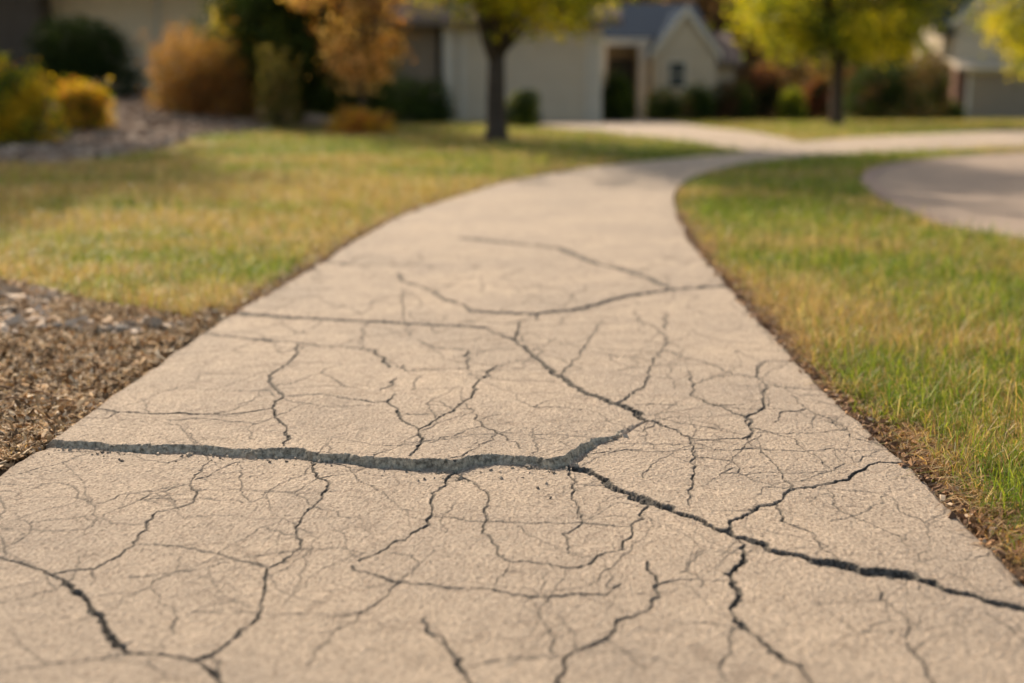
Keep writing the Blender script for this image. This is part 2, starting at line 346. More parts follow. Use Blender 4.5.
# ------------------------------------------------------------------ cracks (polylines traced, widths in picture pixels)
CR = [
 (2,4.5,[(0,557),(35,569),(50,574),(85,597),(92,612),(106,628),(115,641),(127,655)]),
 (3,3.5,[(127,655),(158,654),(192,661),(216,678),(222,690)]),
 (1.5,1.5,[(127,655),(100,659),(50,663),(0,672),(-40,680)]),
 (3,2.4,[(192,661),(210,657),(232,640),(256,620),(263,600),(266,585),(268,568)]),
 (2,2,[(210,657),(221,663),(221,678)]),
 (2.4,1.8,[(268,568),(285,562),(301,547),(297,535),(302,518),(323,497),(327,487),(317,474),(316,464)]),
 (1.6,1.4,[(268,568),(239,561),(223,555),(181,547),(154,544),(137,545)]),
 (1,1,[(227,562),(204,568),(169,574),(129,577)]),
 (1.8,2,[(50,574),(94,569),(112,560),(135,545),(147,530),(146,522),(158,512),(177,508),(193,503),(198,491),(189,485)]),
 (1.2,1,[(189,485),(154,491),(127,494),(104,503),(89,504),(77,491),(62,482)]),
 (1.5,1,[(189,485),(200,470),(212,460)]),(1,1,[(177,508),(166,499),(156,493)]),
 (1,1,[(198,491),(246,490),(320,493),(340,491)]),(1,1,[(-30,486),(0,484),(42,485),(62,482)]),
 (1.2,1.2,[(0,549),(15,543),(31,533)]),(1,1,[(31,522),(62,519),(85,516),(112,524),(142,524)]),
 (1.2,1,[(94,569),(90,586)]),(1.3,1.3,[(262,528),(285,535),(297,535)]),(1,1,[(0,589),(38,582)]),
 (1.2,1.5,[(308,670),(320,647),(340,628),(367,611)]),(1,1,[(193,612),(254,613),(340,616)]),
 (2.6,2.2,[(455,470),(450,478),(432,493),(432,512),(419,530),(382,551),(359,561)]),
 (1.8,2,[(459,476),(475,482),(487,493),(486,516),(484,528),(498,547),(511,562),(548,564),(575,568),(602,555),(623,549),(633,532),(644,509),(648,505)]),
 (1.7,1.6,[(432,516),(482,522),(533,523),(581,522),(631,527)]),
 (2,1.6,[(570,468),(573,497),(578,512),(582,524),(563,534),(569,553),(583,558)]),
 (1.2,1.2,[(573,485),(606,485)]),
 (6,6,[(567,467),(590,472),(617,489),(636,497)]),(9,10,[(636,497),(648,502),(668,507)]),(4.5,5,[(668,507),(680,513),(707,524),(738,537)]),
 (2,2.2,[(352,566),(382,578),(402,582),(459,589),(486,589),(513,596),(548,598),(606,595),(621,584)]),
 (2.2,1.8,[(402,582),(367,611),(340,618)]),(1.2,1,[(402,582),(419,566),(413,555),(386,553)]),
 (2,4,[(425,618),(444,641),(461,659),(473,690)]),(1.5,1.5,[(467,666),(506,659),(563,657)]),
 (1.5,2,[(548,598),(540,611),(552,630),(556,655)]),
 (3,2.6,[(559,695),(567,657),(606,639),(617,620),(648,611),(659,584),(648,562)]),
 (1.5,1.3,[(659,584),(680,580),(726,580)]),(1,1,[(550,595),(565,570)]),(1.2,1,[(509,564),(494,585)]),
 (1.2,1,[(606,639),(625,651),(680,666)]),(1,1,[(613,590),(606,570)]),
 (5,7,[(738,537),(776,551),(815,561)]),(11,12,[(815,561),(846,566),(880,572),(907,575)]),(6,6.5,[(907,575),(950,591),(988,601),(1030,611),(1070,622)]),
 (3.6,3,[(738,537),(745,555),(728,574),(738,597),(730,609),(742,628),(769,647),(811,683),(822,695)]),
 (3,2.4,[(732,535),(730,524),(753,510),(776,503),(790,489),(834,482),(861,470),(876,463),(911,460)]),
 (1.6,1.4,[(790,489),(780,470),(769,457),(749,441),(753,432),(747,420)]),
 (1.9,1.6,[(776,503),(782,520),(811,532),(823,547),(838,559)]),
 (1.3,1.2,[(828,489),(838,507),(865,520),(890,532),(911,547)]),
 (1.2,1,[(697,457),(730,460),(738,472),(772,484)]),(1.3,1.1,[(753,428),(795,439),(803,447),(832,470)]),
 (1.5,1.4,[(816,414),(832,420),(846,430),(850,437),(884,445)]),
 (1.6,2,[(878,588),(894,607),(911,628),(905,640),(919,659),(930,690)]),(1.2,1.2,[(911,628),(928,618)]),
 (1.2,1.2,[(680,624),(738,628)]),(1.5,1.5,[(738,628),(730,647),(720,666),(732,690)]),
 (1.5,1.5,[(988,613),(1011,628),(1024,641),(1050,660)]),(1,1,[(722,510),(769,509)]),(1,1,[(680,574),(703,551)]),
 (4.5,4.5,[(222,312.5),(302,318),(340,320),(406,324),(483,328)]),
 (3,4.4,[(483,328),(499,335),(514,340),(533,355),(549,369)]),(4.5,5.5,[(549,369),(572,386),(606,400),(629,408),(642,419)]),
 (2.6,2.4,[(204,333),(246,338),(296,342),(319,346),(340,346),(375,350),(390,367)]),
 (2,2.4,[(299,343),(292,360),(269,375),(276,390),(284,396),(272,408),(276,416),(287,429),(284,447)]),
 (1.8,1.8,[(82,408),(149,413),(206,414),(239,413),(271,408)]),(1,1,[(224,390),(269,391)]),
 (1.8,2.2,[(284,396),(319,395),(360,400),(388,403),(406,423),(420,429),(421,443),(410,456)]),
 (1.6,1.6,[(388,403),(396,394)]),(1.8,1.8,[(380,390),(390,386),(398,378)]),
 (2,2.2,[(420,429),(453,411),(473,393),(474,386),(493,368)]),(1.3,1,[(493,368),(519,361),(536,360)]),
 (1,1,[(406,414),(436,415)]),(1,1,[(431,401),(453,408)]),(1.6,1.3,[(476,414),(483,426),(506,436),(523,449)]),
 (1,1,[(483,426),(440,438),(430,443)]),(1.8,1.8,[(418,340),(436,348),(468,350),(468,368),(406,371),(403,365)]),
 (1.4,1.4,[(468,350),(516,348)]),(2.6,2.6,[(399,273),(403,281),(426,288),(446,299),(466,306),(473,311)]),
 (1.1,1.1,[(403,290),(403,317),(411,336)]),(1.2,1.2,[(365,323),(363,343)]),
 (4.2,5,[(473,311.5),(536,314),(583,308),(626,296),(672,289),(735,285)]),
 (2,2.5,[(539,314),(539,320),(521,322),(514,340)]),
 (5,4.5,[(463,238),(510,243),(560,248),(596,263),(619,268),(646,276),(669,287)]),
 (3,3,[(323,261),(353,265),(392,265),(432,265)]),
 (1.8,1.3,[(559,378),(566,368),(579,358),(589,340),(602,320)]),
 (1.5,2.,[(635,310),(640,320),(659,328),(667,336),(662,351),(654,361),(645,386),(619,403)]),
 (1.6,1.8,[(602,317),(640,320)]),(1.8,1.8,[(667,312),(665,330)]),(1.3,1.3,[(533,351),(556,338)]),
 (1.8,2,[(665,350),(686,358),(713,365),(733,375),(759,378),(758,368),(766,362),(789,361)]),(1.3,1.3,[(703,380),(733,375)]),
 (2,2.2,[(766,385),(763,403),(759,411),(746,417)]),(1.8,1.6,[(759,378),(766,385),(806,390),(829,391)]),
 (1.8,2.2,[(690,371),(695,390),(691,396),(716,406),(746,417),(753,433),(743,439)]),
 (2.2,1.4,[(643,419),(666,426),(690,438),(696,456),(692,478),(690,505)]),(1.2,1.2,[(690,438),(743,439)]),
 (1.4,1.4,[(776,423),(781,413),(806,409),(816,414)]),(1.4,1.4,[(791,395),(806,409)]),(1,1,[(636,405),(683,406)]),
 (1.2,1.2,[(590,454),(643,449)]),(1.2,1.2,[(560,345),(620,350),(662,351)]),(1,1,[(610,372),(652,366)]),
]
LIPB = [(30,445.5),(40,446),(63,447),(130,451),(153,453),(199,453),(226,456),(252,458),(292,457),(319,461),(345,462),(373,467),(420,470),(456,473),(473,466),(493,464),(530,466),(552,468),(568,466),(579,459),(586,450),(596,444),(610,440),(622,434),(634,426),(644,421)]
LIP = [P(*q) for q in LIPB]
lipx = np.array([p[0] for p in LIP]); 
PLATE = LIP + [P(*q) for q in ((629,408),(606,400),(572,386),(549,369),(533,355),(514,340),(499,335),(483,328),(406,324),(302,318),(222,312.5))] + [(-1.6, P(222,312.5)[1]), (-1.6, LIP[0][1] - .01)]
RCRACK = [P(*q) for q in ((644,421),(629,408),(606,400),(572,386),(549,369),(533,355),(514,340),(499,335),(483,328))]

# rows: dense in the picture's foreground, denser still at the lip
pys = np.concatenate([np.arange(232, 404, .8), np.arange(404, 480, .22), np.arange(480, 690, .8)])
ys = np.array([P(512, v)[1] for v in pys])[::-1]
ys = np.concatenate([np.arange(-1.0, ys[0] - .01, .02), ys]); NX = 1360; NY = len(ys)
ss = np.linspace(0, 1, NX)
xl = XL(ys) + (fbm(ys * 7, ys * 0, 4, 3) - .5) * .03; xr = XR(ys) + (fbm(ys * 9, ys * 0, 4, 9) - .5) * .03
# rounded corner of the front slab where it meets the raised one
ycor = LIP[0][1]; xl = np.where((ys < ycor) & (ys > ycor - .1), np.maximum(xl, -1.19 + .055 * sstep((ys - ycor + .1) / .1)), xl)
SX = xl[:, None] + (xr - xl)[:, None] * ss[None]; SY = np.repeat(ys[:, None], NX, 1)
SX = SX.astype(np.float64)
Z = np.zeros_like(SX)
# lip with a torn outline
wob = (fbm(SX * 22, SY * 22, 4, 21) - .5) * .034 + (fbm(SX * 5, SY * 5, 2, 22) - .5) * .01
yr = np.searchsorted(ys, [2.55, 5.0]); sl_ = slice(yr[0], yr[1])
px_, py_ = SX[sl_], SY[sl_]
inside = inpoly(px_, py_, PLATE); dl = dpoly(px_, py_, LIP, False)
sdl = np.where(inside, dl, -dl)
below = py_ < np.interp(px_, lipx, [p[1] for p in LIP])
STEPS = [.013, .016, .019, .027, .018, .022, .018, .007, .001]; step = np.interp(px_, [-1.12, -.7, -.3, -.14, .0, .12, .17, .24, .32], STEPS) * (.75 + .5 * fbm(px_ * 9, px_ * 0, 3, 88))
yb = np.interp(px_, lipx, [p[1] for p in LIP]); YJ = P(360, 321)[1]
fall = np.clip((YJ - py_) / (YJ - yb), 0, 1)
dr = dpoly(px_, py_, RCRACK, False); fr = sstep(dr / .28) * .8 + .2
fr = np.maximum(fr, sstep(1 - dl / .12))
faceW = .012
w2 = wob[sl_]
prof = sstep((sdl + w2 * .9) / faceW)
prof = np.where(inside, prof, 0)
cav = (fbm(px_ * 110, py_ * 160, 3, 31) - .5) * .020 + (fbm(px_ * 45, py_ * 60, 3, 33) - .5) * .014
faceM = np.clip(1 - np.abs(sdl + w2 * .9 - faceW * .5) / (faceW * .62), 0, 1) * (step > .004)
zl = step * fall * fr * prof
zl = zl + cav * sstep(faceM * 1.6) * np.clip(step / .03, 0, 1)
# shallow gap and chips at the foot of the lip
foot = np.exp(-((sdl + .004) / .005) ** 2) * np.where(dl < .03, 1, 0); zl = zl - foot * .006
Z[sl_] += zl
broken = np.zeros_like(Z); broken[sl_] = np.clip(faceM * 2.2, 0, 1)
rim = np.zeros_like(Z)
crack = np.zeros_like(Z)
jit = (fbm(SX * 60, SY * 60, 3, 41) - .5)
def ground_scale(px, py):
    y = P(px, py)[1]; return (y * cp + H * sp_) / F
def plate_h(x, y):
    if not (2.6 < y < YJ) or not bool(inpoly(np.array([x]), np.array([y]), PLATE)[0]): return 0.0
    st = float(np.interp(x, [-1.12, -.7, -.3, -.14, .0, .12, .17, .24, .32], STEPS)); b = float(np.interp(x, lipx, [p[1] for p in LIP]))
    d = float(dpoly(np.array([x]), np.array([y]), RCRACK, False)[0]); l = float(dpoly(np.array([x]), np.array([y]), LIP, False)[0])
    f = max(float(sstep(d / .28)) * .8 + .2, float(sstep(1 - l / .12))); return st * min(1, max(0, (YJ - y) / (YJ - b))) * f
def PP(px, py):
    p = P(px, py); z = 0
    q = (p[0], p[1])
    for _ in range(4):
        z = plate_h(*q)
        if z == 0: break
        q = P(px, py, z)
    return q if plate_h(*q) > 0 else p
def stamp(w0, w1, pts, seed, jig=1.0, ground=False):
    g = list(pts) if ground else [PP(*q) for q in pts]; n = len(g); r_ = random.Random(seed)
    # fractal jitter of the centre line
    out = [g[0]]; ws = [w0]
    L = [0]
    for i in range(1, n): L.append(L[-1] + math.dist(g[i], g[i-1]))
    for i in range(1, n):
        k = max(2, int(math.dist(g[i], g[i-1]) / .006))
        seg = math.dist(g[i], g[i-1]); dx, dy = (g[i][0]-g[i-1][0])/seg, (g[i][1]-g[i-1][1])/seg
        for j in range(1, k + 1):
            t = j / k; A = .021 * jig * min(1, seg / .09)
            off = ((fbm(seed * 3.1 + (L[i-1] + t * seg) * 26, seed * 1.7, 5) - .5) * 2 * A * math.sin(math.pi * t) ** .5) if j < k else 0
            q = (g[i-1][0] + dx * t * seg - dy * off, g[i-1][1] + dy * t * seg + dx * off)
            out.append(q); lw = L[i-1] + t * seg; w_ = w0 + (w1 - w0) * lw / L[-1]; ws.append(w_ * (.9 if w_ > 3.5 else .92) * (.5 + 1.0 * float(fbm(seed * 1.3 + lw * 20, seed * 2.9, 3))))
    for (a, b, w) in zip(out[:-1], out[1:], ws[1:]):
        ym = (a[1] + b[1]) / 2
        if ym < ys[0] or ym > ys[-1]: continue
        dx, dy = b[0] - a[0], b[1] - a[1]; LL = math.hypot(dx, dy) + 1e-9
        sc = (ym * cp + H * sp_) / F; hz = abs(dx) / LL
        fores = 1 + (.45 if w < 3 else 1.3) * hz
        r = w * .5 * sc * fores; m = r + .012
        i0, i1 = np.searchsorted(ys, [min(a[1], b[1]) - m, max(a[1], b[1]) + m]); 
        if i1 <= i0: continue
        x0r, x1r = xl[i0], xr[i0]
        c0 = int((min(a[0], b[0]) - m - x0r) / (x1r - x0r) * NX) - 2; c1 = int((max(a[0], b[0]) + m - x0r) / (x1r - x0r) * NX) + 3
        c0 = max(c0, 0); c1 = min(c1, NX)
        if c1 <= c0: continue
        X = SX[i0:i1, c0:c1]; Yv = SY[i0:i1, c0:c1]
        t = np.clip(((X - a[0]) * dx + (Yv - a[1]) * dy) / (LL * LL), 0, 1)
        d = np.hypot(X - a[0] - t * dx, Yv - a[1] - t * dy) + jit[i0:i1, c0:c1] * min(r * 2.2, .012)
        aa = .6 * sc * (1 + 1.2 * hz)
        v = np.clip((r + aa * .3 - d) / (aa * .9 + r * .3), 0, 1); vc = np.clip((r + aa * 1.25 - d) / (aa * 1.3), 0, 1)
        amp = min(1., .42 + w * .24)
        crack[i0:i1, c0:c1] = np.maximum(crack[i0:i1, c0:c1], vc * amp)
        dep = min(.012, r * 1.6 + .001) * (1 + .5 * np.clip(jit[i0:i1, c0:c1] * 3, -1, 1))
        Dp[i0:i1, c0:c1] = np.maximum(Dp[i0:i1, c0:c1], v * dep)
Dp = np.zeros_like(Z)
for k, (w0, w1, pts) in enumerate(CR): stamp(w0, w1, pts, k + 1)
# unnumbered finer branches: random walks leaving the traced cracks
rb = random.Random(5); CRL = [sum(math.dist(a, b) for a, b in zip(c[2][:-1], c[2][1:])) for c in CR]
for k in range(110):
    w0, w1, pts = rb.choices(CR, CRL)[0]; i = rb.randrange(1, len(pts)); q_ = rb.random(); x, y = pts[i-1][0] * q_ + pts[i][0] * (1 - q_), pts[i-1][1] * q_ + pts[i][1] * (1 - q_)
    if y < 330: continue
    a = rb.uniform(0, 2 * math.pi); q = [(x, y)]; Ls = rb.uniform(10, 26)
    for j in range(rb.randint(2, 5)):
        a += rb.uniform(-.7, .7); x += math.cos(a) * Ls; y += math.sin(a) * Ls * (y - 70) / 900; q.append((x, y))
    if any(p[1] > 682 or p[1] < 320 for p in q): continue
    stamp(rb.uniform(.7, 1.1), .4, q, 300 + k)
def web():
    hx, hy = .17, .20; N = {}
    for i in range(-8, 8):
        for j in range(8, 37):
            N[(i, j)] = ((i + .5 * (j % 2)) * hx + rb.uniform(-.055, .055), j * hy * .86 + rb.uniform(-.06, .06))
    k = 0
    for (i, j), p in N.items():
        nb = [(i + 1, j), (i + (j % 2), j + 1), (i - 1 + (j % 2), j + 1)]
        for q in nb:
            if q not in N or rb.random() > .40: continue
            a, b = p, N[q]
            if min(a[1], b[1]) < 1.75 or max(a[1], b[1]) > 6.3: continue
            m = ((a[0] + b[0]) / 2 + rb.uniform(-.03, .03), (a[1] + b[1]) / 2 + rb.uniform(-.03, .03)); k += 1
            stamp(rb.uniform(.55, 1.25), rb.uniform(.45, 1.0), [a, m, b], 900 + k, ground=True)
web()
# keep plate rim whole where cracks do not run
crack *= 1.0
big = np.clip(Dp / .012, 0, 1)
Z -= Dp
Z += (fbm(SX * 1.2, SY * 1.2, 3, 50) - .5) * .006 + (fbm(SX * 120, SY * 120, 3, 51) - .5) * .0012
Z += (fbm(SX * 30, SY * 30, 3, 52) - .5) * .0018 + (fbm(SX * 190, SY * 120, 2, 53) - .5) * .0030
# worn edges roll off
ed = np.minimum(SX - xl[:, None], xr[:, None] - SX)
Z -= .014 * (1 - sstep(ed / .02)) 
edge = np.clip(1 - ed / (.015 + .05 * fbm(SX * 14, SY * 14, 3, 60)), 0, 1) * .65
Z += terr(SX, SY)
# side skirts
SXe = np.concatenate([SX[:, :1], SX, SX[:, -1:]], 1); SYe = np.concatenate([SY[:, :1], SY, SY[:, -1:]], 1)
Ze = np.concatenate([Z[:, :1] - .12, Z, Z[:, -1:] - .12], 1)
def padc(A, v=None): return np.concatenate([A[:, :1], A, A[:, -1:]], 1)
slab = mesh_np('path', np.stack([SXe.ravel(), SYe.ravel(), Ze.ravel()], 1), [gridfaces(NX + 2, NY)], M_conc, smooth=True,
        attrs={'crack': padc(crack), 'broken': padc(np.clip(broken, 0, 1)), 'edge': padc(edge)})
tag(slab, kind='structure')

# far path, driveway, road ribbons
def catm(pts, n):
    pts = [np.array(p, float) for p in pts]; out = []; P_ = [pts[0]] + pts + [pts[-1]]
    for i in range(1, len(P_) - 2):
        for k in range(n):
            t = k / n; p0, p1, p2, p3 = P_[i-1:i+3]
            out.append(.5 * ((2*p1) + (-p0+p2)*t + (2*p0-5*p1+4*p2-p3)*t*t + (-p0+3*p1-3*p2+p3)*t**3))
    out.append(pts[-1]); return np.array(out)
def resamp(pts, n):
    p = np.array(pts, float); d = np.concatenate([[0], np.cumsum(np.hypot(*np.diff(p, axis=0).T))]); t = np.linspace(0, d[-1], n)
    return np.stack([np.interp(t, d, p[:, 0]), np.interp(t, d, p[:, 1])], 1)
def ribbon(name, A, B, dz, mat, n=80, m=14, skirt=.1):
    A = resamp(A, n); B = resamp(B, n); t = np.linspace(0, 1, m)
    pts = A[:, None] * (1 - t)[None, :, None] + B[:, None] * t[None, :, None]
    X, Y = pts[..., 0], pts[..., 1]; Zr = terr(X, Y) + dz + (fbm(X * .8, Y * .8, 2, 77) - .5) * .004
    X = padc(X); Y = padc(Y); Zr = np.concatenate([Zr[:, :1] - skirt, Zr, Zr[:, -1:] - skirt], 1)
    o = mesh_np(name, np.stack([X.ravel(), Y.ravel(), Zr.ravel()], 1), [gridfaces(m + 2, n)], mat, smooth=False)
    return tag(o, kind='structure')
farL = [(float(xl[-1]), float(ys[-1] + .006))] + [p for p in LE if p[1] > ys[-1] + .1] + TOP2[1:]
farR = [(float(xr[-1]), float(ys[-1] + .006))] + [p for p in RE if p[1] > ys[-1] + .1] + BOT2
ia = len([p for p in LE if p[1] > ys[-1] + .1])
# pair pieces so the ribbon bends with the path
ribbon('path', catm(farL[:ia+1], 8), catm(farR[:len(farR)-len(BOT2)+1], 8), 0, M_conc, 90, 16)
ribbon('path', [LE[-1]] + TOP2[1:], [RE[-1]] + BOT2[1:], .003, M_conc, 60, 10)
ribbon('driveway', catm(DRV_T, 6), catm(DRV_B, 6), -.004, M_conc, 60, 12)
RO_B = catm(ROADEDGE[:7], 6); RO_T = catm(ROADEDGE[6:][::-1], 6)
ribbon('road', list(RO_B[:-1]), list(RO_T[:-1]), -.012, M_road, 70, 24)
def offset_line(p, d):
    t = np.gradient(p, axis=0); t /= np.hypot(t[:, 0], t[:, 1])[:, None] + 1e-9; return p + np.stack([-t[:, 1], t[:, 0]], 1) * d
RE_all = catm(ROADEDGE, 8)
ribbon('kerb', offset_line(RE_all, .05), offset_line(RE_all, -.06), -.003, M_kerb, 90, 4, .04)

# ------------------------------------------------------------------ blades
def blades(name, x, y, z, h, w, ang, lean, colr, mat, label, cat, bend=1.0):
    n = len(x); c, s_ = np.cos(ang), np.sin(ang)
    a2 = ang + rng.normal(0, .9, n); lx, ly = -np.sin(a2) * lean, np.cos(a2) * lean
    base = np.stack([x, y, z], 1); wv = np.stack([c * w, s_ * w, 0 * w], 1) * .5
    p1 = base + np.stack([lx * h * .18, ly * h * .18, h * .45], 1); p2 = base + np.stack([lx * h * .5 * bend, ly * h * .5 * bend, h * (.80 - .12 * lean)], 1)
    tip = base + np.stack([lx * h * bend, ly * h * bend, h * (1.02 - .38 * lean * bend)], 1)
    V = np.stack([base - wv, base + wv, p1 - wv * .9, p1 + wv * .9, p2 - wv * .6, p2 + wv * .6, tip], 1).reshape(-1, 3)
    b = (np.arange(n) * 7)[:, None]
    q = np.concatenate([b + np.array([0, 1, 3, 2]), b + np.array([2, 3, 5, 4])]); t = b + np.array([4, 5, 6])
    o = mesh_np(name, V, [q, t], mat, color=np.repeat(colr, 7, 0), smooth=False)
    return tag(o, label, cat, kind='stuff')
def scatter(x0, x1, y0, y1, dens):
    n = int((x1 - x0) * (y1 - y0) * dens); return rng.uniform(x0, x1, n), rng.uniform(y0, y1, n)
GREEN = np.array([.12, .20, .03]); LIME = np.array([.29, .34, .045]); DRY = np.array([.46, .31, .14]); PALE = np.array([.56, .45, .28])
def pick(cols, p):
    i = rng.choice(len(cols), size=p.shape[0], p=None) if p.ndim == 1 else None
    cum = np.cumsum(p, 1); r = rng.random(len(p))[:, None] * cum[:, -1:]; i = (r > cum).sum(1)
    return np.array(cols)[np.clip(i, 0, len(cols) - 1)]
def grass_col(x, y, dryness):
    n = np.clip((fbm(x * .55, y * 1.1, 3, 70) - .5) * 4.2 + .42 + (fbm(x * 6, y * 6, 2, 71) - .5) * .7 + dryness, 0, 1); 
    p = np.stack([1.1 * (1 - n) + .05, .8 * (1 - n) + .25, n * 1.0 + .12, n * .5 + .12], 1)
    c = pick([GREEN, LIME, DRY, PALE], p); return c * rng.uniform(.6, 1.35, (len(x), 1))
def lawn(side):
    X = []; Y = []
    bands = [(1.6, 3.6, 24000), (3.6, 5, 19000), (5, 7, 11000), (7, 10, 5500), (10, 14, 1700), (14, 20, 650), (20, 34, 160), (34, 58, 45)]
    for y0, y1, d in bands:
        lim = max(.55 * y1 + 1.2, 2)
        a, b = (.85, lim) if side > 0 else (-lim, -.6)
        if y0 >= 6: a, b = (-.6, lim) if side > 0 else (-lim, 4)
        if side > 0 and y0 >= 10: a = 1.2
        if side < 0 and y0 >= 14: b = lim
        if side > 0 and y0 >= 14: continue
        x, y = scatter(a, b, y0, y1, d); X.append(x); Y.append(y)
    x = np.concatenate(X); y = np.concatenate(Y)
    # side of the path
    m = ~on_paving(x, y) & ~inpoly(x, y, MULCH) & ~inpoly(x, y, ROCKBED)
    x, y = x[m], y[m]
    if side > 0: s_ok = (x > XR(np.minimum(y, 9.2)) - .02) & (y < 14)
    else: s_ok = ~((x > XR(np.minimum(y, 9.2)) - .02) & (y < 14))
    s_ok &= ~((x < -8.5) & (y > 26.5)); s_ok &= ~((np.abs(x - .4) < 3.6) & (y > 31.8))
    x, y = x[s_ok], y[s_ok]
    nr = y < 16; g = np.full(len(x), 9.); g[nr] = path_gap(x[nr], y[nr])
    lo = (.0 + .11 * fbm(x * 5, y * 5, 3, 80)) if side > 0 else (.015 + .06 * fbm(x * 5, y * 5, 3, 80))
    far_ed = np.clip((y - 3.5) / 5, 0, 1); lo = lo * (1 - .7 * far_ed)
    k = g > lo; x, y, g, lo = x[k], y[k], g[k], lo[k]
    if side > 0: rd = dpoly(x, y, ROADEDGE, False); k = rd > .12; x, y, g, lo = x[k], y[k], g[k], lo[k]
    # clumpiness
    cl = fbm(x * 16, y * 16, 3, 81); k = rng.random(len(x)) < np.clip(cl * 2.6 - .45, .12, 1); x, y, g, lo, cl = x[k], y[k], g[k], lo[k], cl[k]
    n = len(x); dist = np.hypot(x, y)
    h = rng.gamma(4.5, 1 / 4.5, n) * (.050 if side > 0 else .050) * (1 + .5 * (cl - .5)) * np.clip(.6 + (g - lo) * 6, .6, 1.05)
    h = np.where(y > 20, h * .8, h)
    w = rng.uniform(.0015, .0030, n) * np.clip(dist / 4.5, 1, 9)
    dry = -.32 if side > 0 else .10
    e = np.clip(1 - (g - lo) / .09, 0, 1) * .5
    c = grass_col(x, y, dry + e - .12 * (y > 9) + .02)
    lean = np.clip(rng.gamma(2.2, .34, n) + e * .5, 0, 1.7)
    blades('lawn_grass', x, y, terr(x, y) - .02, h, w, rng.uniform(0, math.pi * 2, n), lean, c, M_grass,
        'green and straw coloured lawn grass growing right of the path' if side > 0 else 'patchy dry golden lawn grass left of and beyond the path', 'grass')
    return n
n1 = lawn(1); n2 = lawn(-1); print('blades', n1, n2)
# dry flattened thatch along the right and left edges
def thatch():
    x, y = scatter(.85, 1.6, 1.7, 9, 12000); g = dpoly(x, y, RE, False) ; k = (x > XR(y) + .015) & (g < .20) & (rng.random(len(x)) < np.clip(1.1 - np.abs(g - .09) * 7, .05, 1) * (fbm(x * 9, y * 9, 3, 90) > .42))
    x, y = x[k], y[k]
    x2, y2 = scatter(-1.3, .6, 4.7, 11, 3500); g2 = dpoly(x2, y2, LE, False); k = (x2 < XL(y2) - .01) & (g2 < .14); x2, y2 = x2[k], y2[k]
    x = np.concatenate([x, x2]); y = np.concatenate([y, y2]); n = len(x)
    c = pick([(.50, .31, .15), (.66, .48, .27), (.32, .18, .09), (.22, .22, .07)], np.tile([.4, .25, .3, .15], (n, 1))) * rng.uniform(.6, 1.2, (n, 1))
    blades('dry_thatch', x, y, terr(x, y) - .018, rng.uniform(.02, .05, n), rng.uniform(.002, .005, n), rng.uniform(0, 6.28, n), rng.uniform(.9, 2.2, n), c, M_grass, 'brown dry grass thatch fraying along the path edges', 'dry grass', 1.2)
thatch()

# flat chips / pebbles as faceted slivers
def slivers(name, x, y, z, L, Wd, Th, colr, mat, label, cat, tilt=.5):
    n = len(x); a = rng.uniform(0, 2 * math.pi, n); ti = rng.normal(0, tilt, n); ro = rng.normal(0, tilt, n)
    ca, sa = np.cos(a), np.sin(a)
    ux = np.stack([ca * np.cos(ti), sa * np.cos(ti), np.sin(ti)], 1); vy = np.stack([-sa * np.cos(ro), ca * np.cos(ro), np.sin(ro)], 1); wz = np.cross(ux, vy)
    tmpl = np.array([(-.5, -.35, -.5), (-.42, .5, -.5), (.5, .28, -.5), (.4, -.5, -.5), (-.4, -.28, .5), (-.34, .38, .5), (.42, .2, .5), (.3, -.42, .5)])
    J = tmpl[None] + rng.normal(0, .10, (n, 8, 3))
    c = np.stack([x, y, z], 1)[:, None]
    V = c + J[..., :1] * (L[:, None, None] * ux[:, None]) + J[..., 1:2] * (Wd[:, None, None] * vy[:, None]) + J[..., 2:] * (Th[:, None, None] * wz[:, None])
    b = (np.arange(n) * 8)[:, None]
    q = np.concatenate([b + np.array(k) for k in ((0,1,2,3),(4,7,6,5),(0,3,7,4),(1,0,4,5),(2,1,5,6),(3,2,6,7))])
    o = mesh_np(name, V.reshape(-1, 3), [q], mat, color=np.repeat(colr, 8, 0)); return tag(o, label, cat, kind='stuff')
